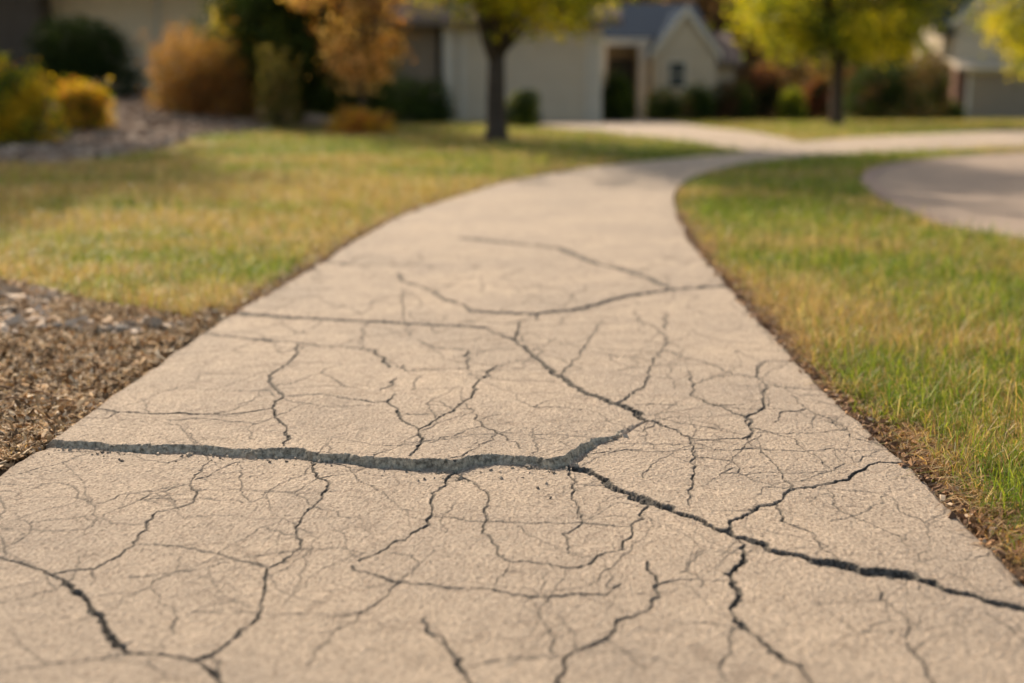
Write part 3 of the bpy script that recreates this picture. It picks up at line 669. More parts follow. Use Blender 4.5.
def mulch():
    x, y = scatter(-3.2, -1.0, 2.4, 6.0, 14000); k = inpoly(x, y, MULCH) & (x < XL(y) - .004); x, y = x[k], y[k]
    n = len(x); L = np.minimum(rng.gamma(2.2, .0115, n) + .006, .055); c = pick([(.50, .31, .15), (.72, .50, .28), (.17, .105, .055), (.85, .68, .46)], np.tile([.34, .24, .32, .10], (n, 1))) * rng.uniform(.7, 1.2, (n, 1))
    slivers('wood_chip_mulch', x, y, terr(x, y) - .012 + rng.uniform(0, .014, n), L, L * rng.uniform(.14, .42, n), rng.uniform(.0015, .004, n), c, M_chip, 'brown shredded wood chip mulch left of the path', 'mulch')
    x, y = scatter(-3.4, -1.0, 3.4, 6.0, 520); k = inpoly(x, y, MULCH) & (x < XL(y) - .05) & (fbm(x * 3, y * 3, 2, 101) + (y - 4.4) * .25 > .56); x, y = x[k], y[k]; n = len(x)
    L = rng.gamma(4, .008, n) + .012; c = pick([(.80, .64, .48), (.68, .48, .30), (.5, .40, .30)], np.tile([.4, .3, .3], (n, 1))) * rng.uniform(.7, 1.15, (n, 1))
    slivers('gravel', x, y, terr(x, y) + .002 + rng.uniform(0, .01, n), L, L * rng.uniform(.5, .8, n), L * rng.uniform(.25, .5, n), c, M_chip, 'pale gravel pieces strewn between mulch and lawn edge', 'gravel', .3)
    # straw fibres in the mulch
    x, y = scatter(-3.2, -1.0, 2.4, 5.9, 6000); k = inpoly(x, y, MULCH) & (x < XL(y) - .01); x, y = x[k], y[k]; n = len(x)
    c = np.array([.5, .36, .2]) * rng.uniform(.5, 1.2, (n, 1))
    blades('straw_fibre', x, y, terr(x, y) - .006, rng.uniform(.012, .03, n), rng.uniform(.001, .0022, n), rng.uniform(0, 6.28, n), rng.uniform(1, 2.4, n), c, M_grass, 'thin straw coloured fibres lying in the mulch', 'straw', 1.3)
    # rock mulch of the shrub bed
    x, y = scatter(-13, -2, 12.5, 27, 330); k = inpoly(x, y, ROCKBED); x, y = x[k], y[k]; n = len(x)
    L = rng.gamma(4, .014, n) + .02; c = pick([(.42, .30, .22), (.58, .45, .34), (.24, .16, .11)], np.tile([.45, .3, .25], (n, 1))) * rng.uniform(.7, 1.2, (n, 1))
    slivers('rock_mulch', x, y, terr(x, y) - .005, L, L * rng.uniform(.5, .9, n), L * rng.uniform(.3, .6, n), c, M_chip, 'pinkish grey rock mulch covering the shrub bed by the cream house', 'rock mulch', .3)
    # soil crumbs and fallen leaf bits by the right edge
    x, y = scatter(.85, 1.5, 1.7, 8, 4200); g = dpoly(x, y, RE, False); k = (x > XR(y) - .035 * rng.random(len(x)) ** 2) & (g < .16); x, y = x[k], y[k]
    xa, ya = scatter(-1.4, 0, 4.6, 9, 2200); ga = dpoly(xa, ya, LE, False); k = (xa < XL(ya) + .04 * rng.random(len(xa)) ** 2) & (ga < .10); x = np.concatenate([x, xa[k]]); y = np.concatenate([y, ya[k]]); n = len(x)
    c = pick([(.22, .13, .08), (.38, .22, .12), (.52, .30, .15), (.62, .48, .34)], np.tile([.4, .3, .2, .1], (n, 1))) * rng.uniform(.7, 1.2, (n, 1)); L = np.minimum(rng.gamma(3, .0045, n) + .004, .022)
    slivers('leaf_litter', x, y, terr(x, y) - .012 + rng.uniform(0, .008, n) + .010 * ((x < XR(y)) & (x > XL(y))), L, L * rng.uniform(.3, .8, n), L * .2 + .001, c, M_chip, 'soil crumbs and brown leaf litter between path and grass', 'leaf litter')
mulch()
def grit():
    x = rng.uniform(-1.15, .3, 150); y = np.interp(x, lipx, [p[1] for p in LIP]) - .004 - rng.gamma(1.2, .022, 150)
    n = len(x); c = pick([(.45, .38, .30), (.55, .46, .36), (.25, .21, .17)], np.tile([.4, .3, .3], (n, 1))); L = rng.gamma(2.5, .0016, n) + .0015
    slivers('concrete_grit', x, y, np.full(n, .0015), L, L * .8, L * .7, c, M_chip, 'grit and crumbs of broken concrete lying at the foot of the raised slab edge', 'grit', .4)
grit()

# stones and twigs that stand out
def stone(px, py, L, label, colr=None, seed=0):
    X, Y = P(px, py); me = MB(); r_ = np.random.default_rng(seed)
    import bmesh
    bm = bmesh.new(); bmesh.ops.create_icosphere(bm, subdivisions=3, radius=.5)
    for v in bm.verts:
        d = 1 + .28 * (fbm(v.co.x * 2.5 + seed, v.co.y * 2.5 + v.co.z * 1.7, 3) - .5) * 2
        v.co = Vector((v.co.x * L * d, v.co.y * L * .7 * d, max(v.co.z, -.3) * L * .5 * d))
    m = bpy.data.meshes.new('pale_stone'); bm.to_mesh(m); bm.free(); m.materials.append(M_stone)
    o = bpy.data.objects.new('pale_stone', m); col.objects.link(o); o.location = (X, Y, T(X, Y) + L * .08); o.rotation_euler = (.1, .15, r_.uniform(0, 3))
    tag(o, label, 'stone', 'pale stones in the mulch bed')
stone(122, 331, .062, 'largest pale stone in the mulch, nearest the path edge', seed=3)
stone(8, 316, .048, 'pale rounded stone in the mulch at the left border of the photo', seed=5)
stone(58, 327, .045, 'mid sized flat pale stone in the mulch, between two bigger ones', seed=8)
stone(78, 311, .04, 'small pale stone in the mulch just below the lawn edge', seed=12)
def twig(pts, r, label):
    g = [P(*q) for q in pts]; c = catm(g, 6); mb = MB()
    o0 = (c[0][0], c[0][1], T(*c[0]) + .004); n = len(c)
    P3 = [(p[0] - o0[0], p[1] - o0[1], .006 * math.sin(i * .7) + .004) for i, p in enumerate(c)]
    mb.tube(P3, [r * (1 - .6 * i / n) for i in range(n)], 6); o = mb.build('twig', plain('twig_bark', (.30, .19, .11), .9, .3, 30, .4, 90), None, True); o.location = o0
    tag(o, label, 'twig', 'twigs lying on the mulch')
twig([(-10,391),(20,392),(45,397),(75,406)], .0045, 'upper of two bent brown twigs lying on the mulch')
twig([(5,402),(35,403),(70,405),(92,409)], .0035, 'lower bent brown twig on the mulch, reaching nearest the path')

# ------------------------------------------------------------------ foliage
def leaf_mesh(name, C, size, colr, mat, parent, flat=0.0):
    n = len(C); u = rng.normal(size=(n, 3)); u[:, 2] *= (1 - flat); u /= np.linalg.norm(u, axis=1)[:, None]
    w = rng.normal(size=(n, 3)); v = np.cross(u, w); v /= np.linalg.norm(v, axis=1)[:, None] + 1e-9
    s = (size * rng.uniform(.6, 1.35, n))[:, None]
    k = np.cross(u, v) * s * .12
    V = np.stack([C - u * s * .5, C + v * s * .3 - k, C + u * s * .5, C - v * s * .3 - k], 1).reshape(-1, 3)
    b = (np.arange(n) * 4)[:, None]
    q = np.concatenate([b + np.array([0, 1, 2]), b + np.array([0, 2, 3])])
    return mesh_np(name, V, [q], mat, parent, color=np.repeat(colr, 4, 0))
def colours(n, cols, wts, var=.3, C=None, sc=1.5, o=0):
    """clumps of colour: neighbouring leaves share a hue"""
    if C is None: return pick(cols, np.tile(wts, (n, 1))) * rng.uniform(1 - var, 1 + var, (n, 1))
    f = fbm(C[:, 0] * sc + C[:, 2] * .7 * sc, C[:, 1] * sc + C[:, 2] * sc, 3, o) + rng.normal(0, .09, n)
    f = np.clip((f - .28) / .44, 0, .999); cum = np.cumsum(wts) / sum(wts)
    return np.array(cols)[np.searchsorted(cum, f).clip(0, len(cols) - 1)] * rng.uniform(1 - var, 1 + var, (n, 1))
def shrub(name, px, Y, wpx, hpx, cols, wts, label, cat='shrub', n=5000, leaf=.05, lobes=9, spiky=0.0, mat=None, group=None, zoff=0.0, depth=.8):
    random.seed(int(px * 31 + Y * 7 + 5)); X = atx(px, Y); z0 = T(X, Y) - .02 + zoff; sc = Y / F; rw = wpx * 1.1 * sc / 2; hh = hpx * sc
    e = empty(name, (X, Y, z0), random.uniform(0, 6), label, cat, group)
    L = []
    for k in range(lobes):
        a = random.uniform(0, 6.28); r = random.uniform(.15, .52) * rw; lr = random.uniform(.34, .52) * rw
        lz = random.uniform(.22, .7) * hh
        L.append((math.cos(a) * r, math.sin(a) * r * depth, lz, lr, min(lr * random.uniform(.8, 1.2), hh - lz + .05 * hh, max(lz, .1))))
    L += [(0, 0, hh * .45, rw * .86, hh * .5)] * 3 + [(0, 0, hh * .2, rw * .9, hh * .3)] * 4
    C = []
    per = n // len(L)
    for (x, y, z, r, rz_) in L:
        d = rng.normal(size=(per, 3)); d /= np.linalg.norm(d, axis=1)[:, None]; rr = rng.uniform(.3, 1.0, per) ** .4 * (1 + rng.normal(0, .07, per))
        c = d * rr[:, None] * np.array([r, r * depth, rz_]) + np.array([x, y, z]); C.append(c)
    C = np.concatenate(C); C = C[(C[:, 2] > .02) & (C[:, 2] < hh * 1.1)]
    if spiky:
        m = 26; ang = rng.uniform(0, 6.28, m)
        for k in range(m):
            tip = np.array([math.cos(ang[k]) * rw * rng.uniform(.2, .95), math.sin(ang[k]) * rw * depth * rng.uniform(.2, .95), hh * rng.uniform(.75, 1.12)])
            t = rng.uniform(.3, 1, 60)[:, None]; C = np.concatenate([C, tip * t * np.array([1, 1, 1]) + rng.normal(0, .02 + .03 * rw, (60, 3))])
    leaf_mesh('foliage', C, leaf, colours(len(C), cols, wts, .3, C, 2.2 / max(rw, .3), int(px)), mat or M_leaf, e)
    mb = MB()
    for k in range(11):
        a = random.uniform(0, 6.28); r = rw * random.uniform(.2, .8)
        mb.tube([(math.cos(a) * .04, math.sin(a) * .04, -.05), (math.cos(a) * r * .4, math.sin(a) * r * .4, hh * .4), (math.cos(a) * r, math.sin(a) * r, hh * random.uniform(.6, .85))], [.014, .01, .004], 5)
    mb.build('stems', M_bark, e, True)
    return e
def tree(name, X, Y, h, trunk_r, fork, crown_r, cols, wts, label, n=16000, leaf=.07, seed=1, cb=None, mat=None, group=None, clump=.28, levels=4, ox=0.0):
    r_ = random.Random(seed); z0 = T(X, Y); e = empty(name, (X, Y, z0 - .03), 0, label, 'tree', group); n = int(n * 1.35); mb = MB(); tips = []; tb = []
    flare = [(0, 0, -.1), (0, 0, .03), (.01, 0, .15), (.0, .01, fork * .5), (.01, 0, fork)]
    mb.tube(flare, [trunk_r * 1.9, trunk_r * 1.5, trunk_r * 1.1, trunk_r * .95, trunk_r * .85], 12)
    def grow(p, d, L, r, lev):
        pts = [p]; q = p.copy(); dd = d.copy(); k = 4
        for i in range(k):
            dd = (dd + Vector((r_.uniform(-.16, .16), r_.uniform(-.16, .16), r_.uniform(-.05, .14)))).normalized(); q = q + dd * L / k; pts.append(q.copy())
            if lev >= 2: tips.append((q.copy(), lev))
        rad = [r * (1 - .45 * i / k) for i in range(k + 1)]; mb.tube(pts, rad, 6 if lev else 8)
        if lev >= levels: return
        for j in range(3 if lev else 3):
            a = r_.uniform(0, 6.28); sp = r_.uniform(.35, .85)
            side = dd.orthogonal().normalized(); side.rotate(Matrix.Rotation(a, 3, dd))
            nd_ = (dd * math.cos(sp) + side * math.sin(sp)); nd_.z += .08; nd_.normalize()
            grow(q if j < 2 else pts[2], nd_, L * r_.uniform(.66, .85), r * .58, lev + 1)
    m = 5; L0 = (h - fork) * .30
    for k in range(m):
        a = 2 * math.pi * k / m + r_.uniform(-.4, .4); el = r_.uniform(.7, 1.15) if k else 1.4
        hr = crown_r / (h - fork) * 1.6
        grow(Vector((0, 0, fork * r_.uniform(.82, 1.))), Vector((math.cos(a) * math.cos(el) * hr, math.sin(a) * math.cos(el) * hr, math.sin(el))).normalized(), L0 * r_.uniform(.85, 1.2), trunk_r * .5, 0)
    P_ = np.array([tuple(t[0]) for t in tips])
    lowz = (cb if cb is not None else fork) ; cz = (lowz + h) / 2; hz_ = (h - lowz) / 2
    ex = []
    for k in range(210):
        a = r_.uniform(0, 6.28); u = r_.uniform(-1, .6) if k % 3 else -r_.uniform(.6, 1); rr = math.sqrt(1 - u ** 4 * .9) * math.sqrt(r_.uniform(.1, 1)) ; q = (math.cos(a) * rr * crown_r + ox, math.sin(a) * rr * crown_r, cz + u * hz_ * r_.uniform(.8, 1)); ex.append(q)
    P_ = np.concatenate([P_[rng.choice(len(P_), min(len(P_), 260), False)], np.array(ex)])
    for q in ex[:46]:
        b0 = Vector((0, 0, fork * .95)); b2 = Vector(q); b1 = (b0 + b2) * .5 + Vector((0, 0, .18 * hz_)); tb.append((b0, b1, b2))
    for b0, b1, b2 in tb: mb.tube([b0, b0.lerp(b1, .5) + Vector((0, 0, .05)), b1, b2], [trunk_r * .3, trunk_r * .22, trunk_r * .15, .006], 5)
    if cb is not None: P_ = P_[P_[:, 2] > cb]
    mb.build('trunk', M_bark, e, True)
    idx = rng.integers(0, len(P_), n); cr = rng.uniform(.5, 1.3, len(P_))
    C = P_[idx] + rng.normal(0, clump, (n, 3)) * cr[idx][:, None] * np.array([1, 1, .75])
    if cb is not None: C = C[C[:, 2] > cb - .15]
    leaf_mesh('crown', C, leaf, colours(len(C), cols, wts, .3, C, 1.1, seed), mat or M_leaf, e)
    return e
YEL = (.66, .48, .04); YGR = (.34, .36, .035); TYE = (.58, .50, .035); GRN = (.10, .14, .025); DGR = (.032, .055, .014); ORA = (.50, .22, .06); PEA = (.88, .62, .36); BRN = (.22, .12, .07); RUS = (.30, .185, .08); RED = (.30, .10, .06)
tree('young_shade_tree', atx(496, 16.9), 16.9, 5.5, .13, 1.12, 1.8, [TYE, YGR, GRN, DGR], [.32, .32, .26, .10], 'young yellow green tree at the lawn edge before the white garage door', n=26000, leaf=.075, seed=4, cb=1.40, clump=.16, ox=.42)
tree('young_shade_tree', atx(836, 27.), 27., 6.0, .13, 1.9, 2.35, [TYE, YGR, GRN, DGR], [.26, .36, .28, .10], 'wider yellow green tree standing on the lawn past the bend of the path', n=26000, leaf=.11, seed=9, cb=1.35, clump=.28)
tree('young_shade_tree', atx(1062, 28.), 28., 6.2, .12, 1.5, 1.85, [TYE, YGR, GRN], [.6, .3, .1], 'golden yellow tree at the right border of the photo with its trunk out of view', n=20000, leaf=.10, seed=15, cb=.95, clump=.25)
tree('orange_leaf_tree', atx(362, 20.3), 20.3, 4.4, .055, .6, .68, [PEA, (.75, .50, .20), ORA, BRN], [.55, .25, .12, .08], 'small peach orange tree beside the tall dark evergreen', n=8000, leaf=.08, seed=21, cb=.62, clump=.14)
tree('lawn_shade_tree', -8.7, 19.0, 6.8, .15, 2.2, 2.5, [YGR, GRN, DGR], [.3, .4, .3], 'broad green tree standing left of view, shading the left lawn', n=20000, leaf=.14, seed=33, cb=2.6, clump=.3)
# tall dark evergreen
def evergreen():
    Y = 22.6; X = atx(300, Y); e = empty('evergreen', (X, Y, T(X, Y) - .03), 0, 'tall dark evergreen with fanning sprays between the orange shrub and the peach tree', 'tree')
    mb = MB(); mb.tube([(0, 0, -.1), (0, 0, 1.5), (.02, 0, 2.9)], [.11, .07, .015], 8); C = []
    for k in range(420):
        z = random.uniform(.12, 2.3); a = random.uniform(0, 6.28); rr = 1.8 * (1 - (z / 3.2) ** 2.2) * random.uniform(.7, 1.1)
        tip = np.array([math.cos(a) * rr, math.sin(a) * rr, z + rr * .5]); b0 = np.array([0, 0, z * .9])
        t = rng.uniform(.25, 1, 95)[:, None]; C.append(b0 + (tip - b0) * t + rng.normal(0, .075, (95, 3)))
        if k % 4 == 0: mb.tube([tuple(b0), tuple(tip * .9 + b0 * .1)], [.015, .004], 5)
    C = np.concatenate(C); mb.build('trunk', M_bark, e, True)
    leaf_mesh('crown', C, .085, colours(len(C), [(.07, .11, .025), DGR, (.12, .15, .03)], [.4, .35, .25], .3, C), M_ever, e)
evergreen()
shrub('golden_shrub', 12, 15.2, 112, 82, [YEL, YGR, ORA, GRN], [.45, .3, .1, .15], 'bright yellow leafy shrub at the left border, nearest the lawn', n=9000, leaf=.055, spiky=1)
shrub('golden_shrub', 82, 17.2, 70, 48, [YEL, ORA, YGR, GRN], [.35, .3, .2, .15], 'low golden orange shrub beside the bright yellow one', n=4500, leaf=.05, spiky=1)
shrub('dark_round_shrub', 90, 24.0, 140, 80, [DGR, (.03, .05, .018), GRN], [.5, .4, .1], 'dark green rounded shrub against the cream siding', n=20000, leaf=.06, lobes=14, mat=M_ever)
shrub('dark_round_shrub', -6, 21.0, 40, 66, [DGR, GRN], [.6, .4], 'dark green shrub cut off by the left border behind the yellow shrub', n=3500, leaf=.06, mat=M_ever)
shrub('burnt_orange_shrub', 203, 21.0, 110, 88, [RUS, ORA, BRN, (.16, .15, .05)], [.45, .15, .2, .2], 'rounded burnt orange shrub before the cream siding', n=20000, leaf=.045, lobes=12, depth=1, spiky=1)
shrub('burnt_orange_shrub', 242, 21.6, 40, 66, [RUS, ORA, YGR], [.5, .3, .2], 'smaller rusty shrub leaning on the right of the big orange one', n=4000, leaf=.04)
shrub('grey_green_shrub', 280, 20.0, 60, 76, [(.30, .25, .10), GRN, (.40, .29, .13)], [.4, .35, .25], 'upright olive grey shrub in front of the tall evergreen', n=5000, leaf=.045, spiky=1)
shrub('low_orange_shrub', 362, 18.8, 82, 28, [ORA, YEL, RUS], [.4, .35, .25], 'low orange groundcover shrub at the corner of the rock bed', n=3500, leaf=.045)
shrub('yellow_sapling_shrub', 246, 22.8, 84, 135, [YGR, YEL, GRN], [.4, .45, .15], 'tall yellow green shrub rising behind the orange shrub at the top of the photo', n=6500, leaf=.06, spiky=1, lobes=12, zoff=.1)
shrub('mixed_hedge_shrub', 346, 31.0, 104, 62, [DGR, GRN, (.05, .055, .02)], [.6, .3, .1], 'dark hedge filling the gap between the cream house and the taupe house', n=9000, leaf=.08, mat=M_ever)
shrub('foundation_shrub', 418, 29.5, 84, 46, [DGR, GRN], [.7, .3], 'dark shrub against the taupe wall left of the young tree', n=6000, leaf=.07, mat=M_ever)
shrub('foundation_shrub', 522, 24.5, 46, 38, [DGR, GRN, YGR], [.6, .3, .1], 'small rounded dark green shrub right of the near tree trunk', n=5000, leaf=.05, mat=M_ever)
shrub('foundation_shrub', 615, 36.0, 44, 56, [DGR, GRN], [.75, .25], 'tall rounded dark shrub beside the driveway by the garage corner', n=7000, leaf=.08, mat=M_ever)
shrub('foundation_shrub', 668, 38.0, 56, 38, [DGR, GRN, BRN], [.5, .3, .2], 'dark mixed shrub under the gable window', n=5000, leaf=.08, mat=M_ever)
shrub('foundation_shrub', 698, 38.5, 40, 42, [GRN, DGR], [.5, .5], 'green shrub just right of the gable window', n=5000, leaf=.08, mat=M_ever)
shrub('mixed_hedge_shrub', 733, 41.0, 60, 44, [BRN, DGR, GRN], [.4, .4, .2], 'brown and green shrub right of the gabled house', n=5000, leaf=.1)
shrub('mixed_hedge_shrub', 766, 42.0, 56, 62, [RED, BRN, DGR], [.4, .4, .2], 'tall reddish brown shrub between the gabled house and the far house', n=5500, leaf=.1)
shrub('mixed_hedge_shrub', 792, 40.0, 36, 34, [YGR, GRN], [.5, .5], 'yellow green shrub below the pale far house', n=4500, leaf=.09)
shrub('mixed_hedge_shrub', 816, 43.0, 34, 50, [RED, BRN, DGR], [.45, .3, .25], 'red autumn shrub just left of the far tree trunk', n=4500, leaf=.1)
shrub('mixed_hedge_shrub', 886, 44.0, 104, 66, [DGR, (.05, .055, .02), BRN], [.5, .3, .2], 'big dark shrub mass right of the far tree trunk', n=9000, leaf=.11)
shrub('mixed_hedge_shrub', 924, 47.0, 56, 80, [(.30, .22, .12), BRN, GRN], [.35, .3, .35], 'tall russet shrub at the left corner of the two storey house', n=7000, leaf=.12)
shrub('mixed_hedge_shrub', 946, 50.0, 44, 20, [DGR, GRN], [.7, .3], 'low dark shrub beside the two storey garage door', n=3000, leaf=.1)
# trees behind the houses
bgt = [(330, 40, 8, 'brown tree rising between the cream house and the taupe house', [BRN, DGR, GRN]),
       (560, 58, 9.5, 'tall tree behind the roof of the white garage', [GRN, BRN, YGR]),
       (640, 64, 10, 'tall pinkish brown tree behind the slate roof', [(.34, .22, .15), BRN, (.4, .3, .22)]),
       (716, 58, 9, 'brown leafless looking tree right behind the gable', [(.22, .15, .10), BRN, (.3, .2, .13)]),
       (762, 70, 10, 'russet tree behind the reddish shrubs', [RUS, BRN, (.3, .22, .14)]),
       (870, 74, 10, 'dark tree behind the far tree crown', [BRN, DGR, GRN]),
       (922, 78, 11, 'peach tinted tree left of the blue slate roof', [PEA, BRN, RUS]),
       (480, 52, 8.5, 'green tree behind the taupe house roof', [GRN, DGR, YGR]),
       (205, 44, 8.5, 'dark green tree behind the cream siding house', [GRN, DGR, BRN])]
for i, (px, Y, h, lab, cols) in enumerate(bgt):
    tree('backdrop_tree', atx(px, Y), Y, h, .2, 1.8, 3.4, cols, [.4, .35, .25], lab, n=6500, leaf=.34, seed=50 + i, cb=.8, clump=.75, levels=3, group='trees behind the houses')
# far wood reading as one mass
def wood():
    C = []; cc = []
    for k in range(260):
        a = rng.uniform(-60, 75); Y = rng.uniform(92, 112); h = rng.uniform(6, 11); c = rng.normal(0, 1, (130, 3)) * np.array([2.2, 1.6, h * .3]) + np.array([a, Y, -2.4 + h * .5])
        C.append(c); cc.append(np.tile(np.array(random.choice([(.10, .09, .04), (.2, .14, .08), (.07, .09, .035), (.3, .2, .11)])), (130, 1)))
    C = np.concatenate(C); cc = np.concatenate(cc); k = C[:, 2] > -2.6; C, cc = C[k], cc[k]
    o = leaf_mesh('far_wood', C, .8, cc * rng.uniform(.7, 1.3, (len(C), 1)), M_leaf, None); tag(o, 'brownish green wood closing the view beyond all the houses', 'wood', kind='stuff')
wood()

# ------------------------------------------------------------------ houses
def siding(mb, x0, x1, y, z0, z1, lap=.16, d=.04):
    n = int((z1 - z0) / lap) + 1
    for i in range(n):
        a = z0 + i * lap; b = min(a + lap, z1)
        if b - a < .01: continue
        mb.quad((x0, y - d, a), (x1, y - d, a), (x1, y - .002, b), (x0, y - .002, b)); mb.quad((x0, y, a), (x1, y, a), (x1, y - d, a), (x0, y - d, a))
def wall(name, mat, parent, x0, x1, y0, y1, z0, z1, lap=.16):
    mb = MB(); mb.box(x0, x1, y0, y1, z0, z1); siding(mb, x0, x1, y0 - .001, z0 + .25, z1, lap); return mb.build(name, mat, parent)
def window(parent, x, y, z, w, h):
    mb = MB(); t = .08
    mb.box(x - w/2 - t, x - w/2, y - .07, y, z - t, z + h + t); mb.box(x + w/2, x + w/2 + t, y - .07, y, z - t, z + h + t)
    mb.box(x - w/2, x + w/2, y - .07, y, z + h, z + h + t); mb.box(x - w/2, x + w/2, y - .07, y, z - t, z); mb.box(x - w/2, x + w/2, y - .045, y - .02, z + h/2 - .02, z + h/2 + .02)
    f = mb.build('window', M_white, parent); g = MB(); g.box(x - w/2, x + w/2, y - .03, y + .0, z, z + h); g.build('pane', M_glass, f)
    s = MB(); s.box(x - w/2 - .12, x + w/2 + .12, y - .13, y - .0, z - t - .06, z - t - .003); s.build('sill', M_white, f); return f
def garage(parent, x0, x1, y, z0, z1, mat=None):
    mb = MB(); rows = 4; cols = max(4, int((x1 - x0) / .6)); mb.box(x0, x1, y - .02, y + .03, z0, z1)
    for r in range(rows):
        for c in range(cols):
            a = x0 + (x1 - x0) * c / cols + .06; b = x0 + (x1 - x0) * (c + 1) / cols - .06; e = z0 + (z1 - z0) * r / rows + .06; f = z0 + (z1 - z0) * (r + 1) / rows - .06
            mb.box(a, b, y - .035, y - .019, e, f)
    d = mb.build('garage_door', mat or M_door, parent)
    h = MB(); h.box((x0 + x1)/2 - .08, (x0 + x1)/2 + .08, y - .07, y - .034, z0 + .35, z0 + .38); h.build('handle', M_dark, d)
    t = MB(); t.box(x0 - .14, x0 - .003, y - .06, y + .02, z0, z1 + .14); t.box(x1 + .003, x1 + .14, y - .06, y + .02, z0, z1 + .14); t.box(x0 - .003, x1 + .003, y - .06, y + .02, z1 + .003, z1 + .14)
    t.build('door_trim', M_white, parent); return d
def roof_x(parent, x0, x1, y0, y1, ze, rise, mat, over=.45):   # ridge along x
    ym = (y0 + y1) / 2; s = rise / (ym - y0); mb = MB(); t = .14
    pts = [(y0 - over, ze - over * s), (ym, ze + rise), (y1 + over, ze - over * s), (y1 + over, ze - over * s + t), (ym, ze + rise + t), (y0 - over, ze - over * s + t)]
    mb.prismx(pts, x0 - over, x1 + over); r = mb.build('roof', mat, parent)
    g = MB(); g.box(x0 - over, x1 + over, y0 - over - .12, y0 - over - .002, ze - over * s - .02, ze - over * s + .12); g.build('gutter', M_gutter, r)
    for a_, b_ in ((x0, x0 + .1), (x1 - .1, x1)):
        sg = MB(); sg.prismx([(y0, ze), (y1, ze), (ym, ze + rise)], a_, b_); sg.build('gable_end', M_siding, parent)
    return r
def roof_y(parent, x0, x1, y0, y1, ze, rise, mat, wallmat, over=.3, lap=.16):   # ridge along y, gable facing the street
    xm = (x0 + x1) / 2; s = rise / (xm - x0); mb = MB(); t = .14
    mb.prism([(x0 - over, ze - over * s), (xm, ze + rise), (x1 + over, ze - over * s), (x1 + over, ze - over * s + t), (xm, ze + rise + t), (x0 - over, ze - over * s + t)], y0 - over, y1)
    r = mb.build('roof', mat, parent)
    f = MB()
    for sg in (-1, 1):
        xe = xm + sg * (xm - x0 + over); ze_ = ze - over * s
        f.poly([(xe, y0 - over - .03, ze_ - .1), (xm, y0 - over - .03, ze + rise - .1), (xm, y0 - over - .03, ze + rise + t), (xe, y0 - over - .03, ze_ + t)][::sg])
        f.poly([(xe, y0 - over - .004, ze_ - .1), (xm, y0 - over - .004, ze + rise - .1), (xm, y0 - over - .004, ze + rise + t), (xe, y0 - over - .004, ze_ + t)][::-sg])
    f.build('rake_board', M_white, r)
    w = MB(); w.prism([(x0, ze), (x1, ze), (xm, ze + rise)], y0, y0 + .12)
    n = int(rise / lap)
    for i in range(n):
        z = i * lap; a = x0 + z / s + .03; b = x1 - z / s - .03
        if b - a > .1: w.quad((a, y0 - .02, ze + z), (b, y0 - .02, ze + z), (b - lap / s, y0 - .004, ze + z + lap), (a + lap / s, y0 - .004, ze + z + lap))
    w.build('gable_end', wallmat, parent); return r
# cream house, left
M_cream = plain('cream_lap_siding', (.95, .78, .56), .7, .08, 3, .1, 60)
A = empty('cream_house', (atx(152, 27.5), 27.5, T(atx(152, 27.5), 27.5) - .05), R(2), 'cream lap sided house at the upper left behind the shrubs', 'house')
wall('wall', M_cream, A, -2.0, 3.0, 0, 8, 0, 2.9, .24)
wall('wing_wall', M_brown, A, -8.0, -2.0, -.9, 8, 0, 2.9, .24); tag(A.children[-1], 'dark sided wing at the left border, recess shade put into its brown')
mb = MB(); mb.box(-2.12, -1.97, -.93, -.02, 0, 2.9); mb.build('corner_board', M_brown, A)
f_ = MB(); f_.box(-2.0, 3.03, -.05, -.02, 0, .24); f_.build('foundation', M_kerb, A)
d_ = MB(); d_.tube([(.28, -.09, 2.9), (.28, -.09, .3), (.28, -.30, .14)], [.045] * 3, 8); d_.build('downspout', M_white, A)
roof_x(A, -8.0, 3.0, -.9, 8, 2.9, 1.7, M_rroof)
window(A, -4.6, -.92, 1.0, 1.2, 1.1)
# taupe house with white garage
B = empty('taupe_house', (atx(500, 32.3), 32.3, T(0, 32.3) - .03), 0, 'taupe house with a pale garage door behind the near tree', 'house')
wall('wall', M_taupe, B, -2.95, -1.12, 0, 8, 0, 2.62)
wall('garage_front', M_siding, B, -1.12, 2.55, -.25, 8, 0, 2.62)
mb = MB(); mb.box(-1.42, -1.13, -.35, -.002, 0, 2.6); mb.build('corner_post', M_white, B)
garage(B, -.86, 2.15, -.27, .03, 2.1)
mb = MB(); mb.box(2.32, 2.56, -.31, -.25, 0, 2.6); mb.build('corner_board', M_white, B)
roof_x(B, -2.95, 2.55, -.25, 8, 2.62, 1.9, M_rroof)
ds = MB(); ds.tube([(-1.52, -.1, 2.6), (-1.52, -.1, .1)], [.045, .045], 8); ds.build('downspout', M_dark, B)
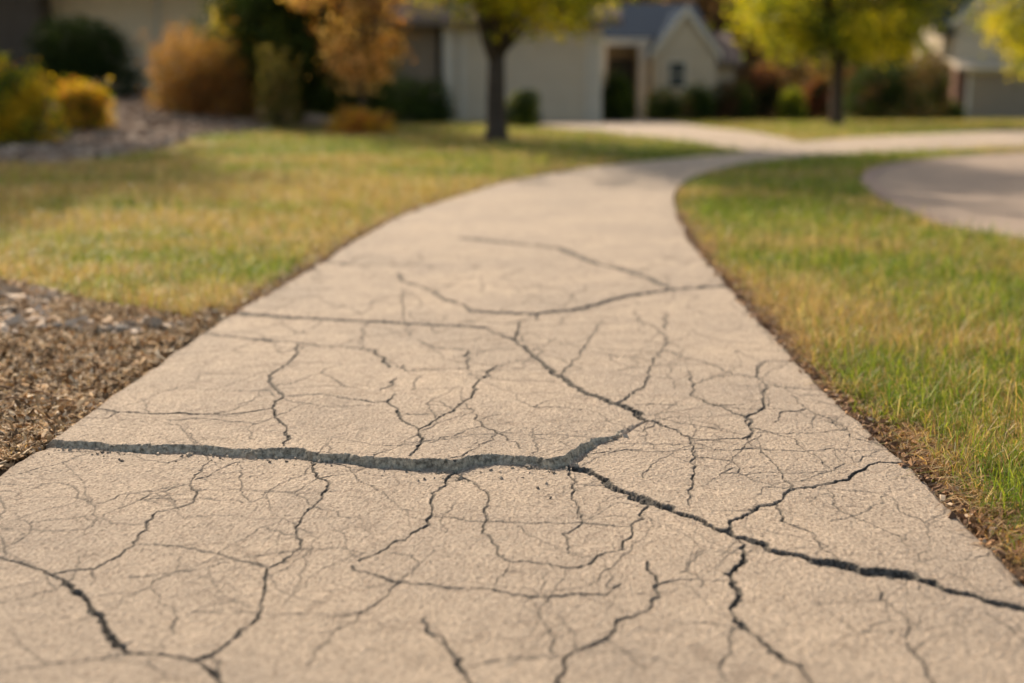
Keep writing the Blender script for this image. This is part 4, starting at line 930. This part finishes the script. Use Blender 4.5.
# gabled pale house
Cc = empty('gabled_house', (atx(660, 42), 42., T(4, 42.) - .03), 0, 'pale house with a steep front gable, narrow window and slate roof in the centre background', 'house')
x_ = lambda px, Y=42.: atx(px, Y) - atx(660, 42)
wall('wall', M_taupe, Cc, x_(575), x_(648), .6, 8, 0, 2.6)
mb = MB()
for q in (641, 600): mb.box(x_(q) - .14, x_(q) + .14, -.5, -.22, 0, 2.45)
mb.build('porch_posts', M_white, Cc)
mb = MB(); mb.box(x_(575), x_(648), -.55, -.15, 2.452, 2.66); mb.build('porch_beam', M_white, Cc)
dd_ = MB(); dd_.box(x_(622) - .45, x_(622) + .45, .52, .6, 0.02, 2.05); dr_ = dd_.build('front_door', M_dark, Cc); hk = MB(); hk.box(x_(622) + .3, x_(622) + .36, .45, .518, 1., 1.1); hk.build('handle', M_white, dr_)
roof_x(Cc, x_(575), x_(700), .1, 8, 2.66, 1.2, M_slate, .3)
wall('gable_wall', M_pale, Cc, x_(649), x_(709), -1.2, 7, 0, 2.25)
roof_y(Cc, x_(649), x_(709), -1.2, 4, 2.25, 1.25, M_slate, M_pale, .14)
window(Cc, x_(671.5), -1.225, 1.15, .5, .75)
wall('side_wing', M_pale, Cc, x_(716), x_(736), .5, 6, 0, 1.9); roof_x(Cc, x_(716), x_(736), .5, 6, 1.9, .9, M_rroof, .25)
# far house glimpsed between shrubs
E = empty('far_house', (atx(808, 82), 82, T(20, 82) - .03), 0, 'pale far house glimpsed between the red shrubs and the far tree trunk', 'house')
wall('wall', M_pale, E, -3.6, 3.2, 0, 7, 0, 2.9); roof_x(E, -3.6, 3.2, 0, 7, 2.9, 2.0, M_rroof); window(E, -1.6, -.02, 1., 1., 1.1); window(E, 1.2, -.02, 1., 1., 1.1)
# two storey house, right
D = empty('two_storey_house', (atx(985, 56), 56, T(22, 56) - .03), 0, 'two storey beige house with blue slate roof and double garage at the upper right', 'house')
y_ = lambda px: atx(px, 56) - atx(985, 56)
wall('wall', M_siding, D, y_(945), 9.5, .9, 5, 0, 4.0)
wall('garage_front', M_brick, D, y_(952), 5.6, -.4, .9, 0, 2.45); tag(D.children[-1], 'red brown front wall around the garage door')
garage(D, y_(966), y_(966) + 4.9, -.42, .03, 2.02, M_taupe)
mb = MB(); mb.prismx([(-.95, 2.28), (.9, 2.75), (.9, 2.62), (-.95, 2.15)][::-1], y_(948), 5.9); mb.build('garage_roof', M_siding, D)
wall('upper_wall', M_pale, D, y_(954), 5.4, .35, .9, 2.55, 4.35)
roof_y(D, y_(954), 5.4, .35, 6, 4.35, 2.4, M_slate, M_pale, .4)
roof_x(D, y_(945), 9.5, .9, 5, 4.0, 1.9, M_slate)
window(D, 1.2, .33, 2.95, 1.5, 1.1)
print('done')
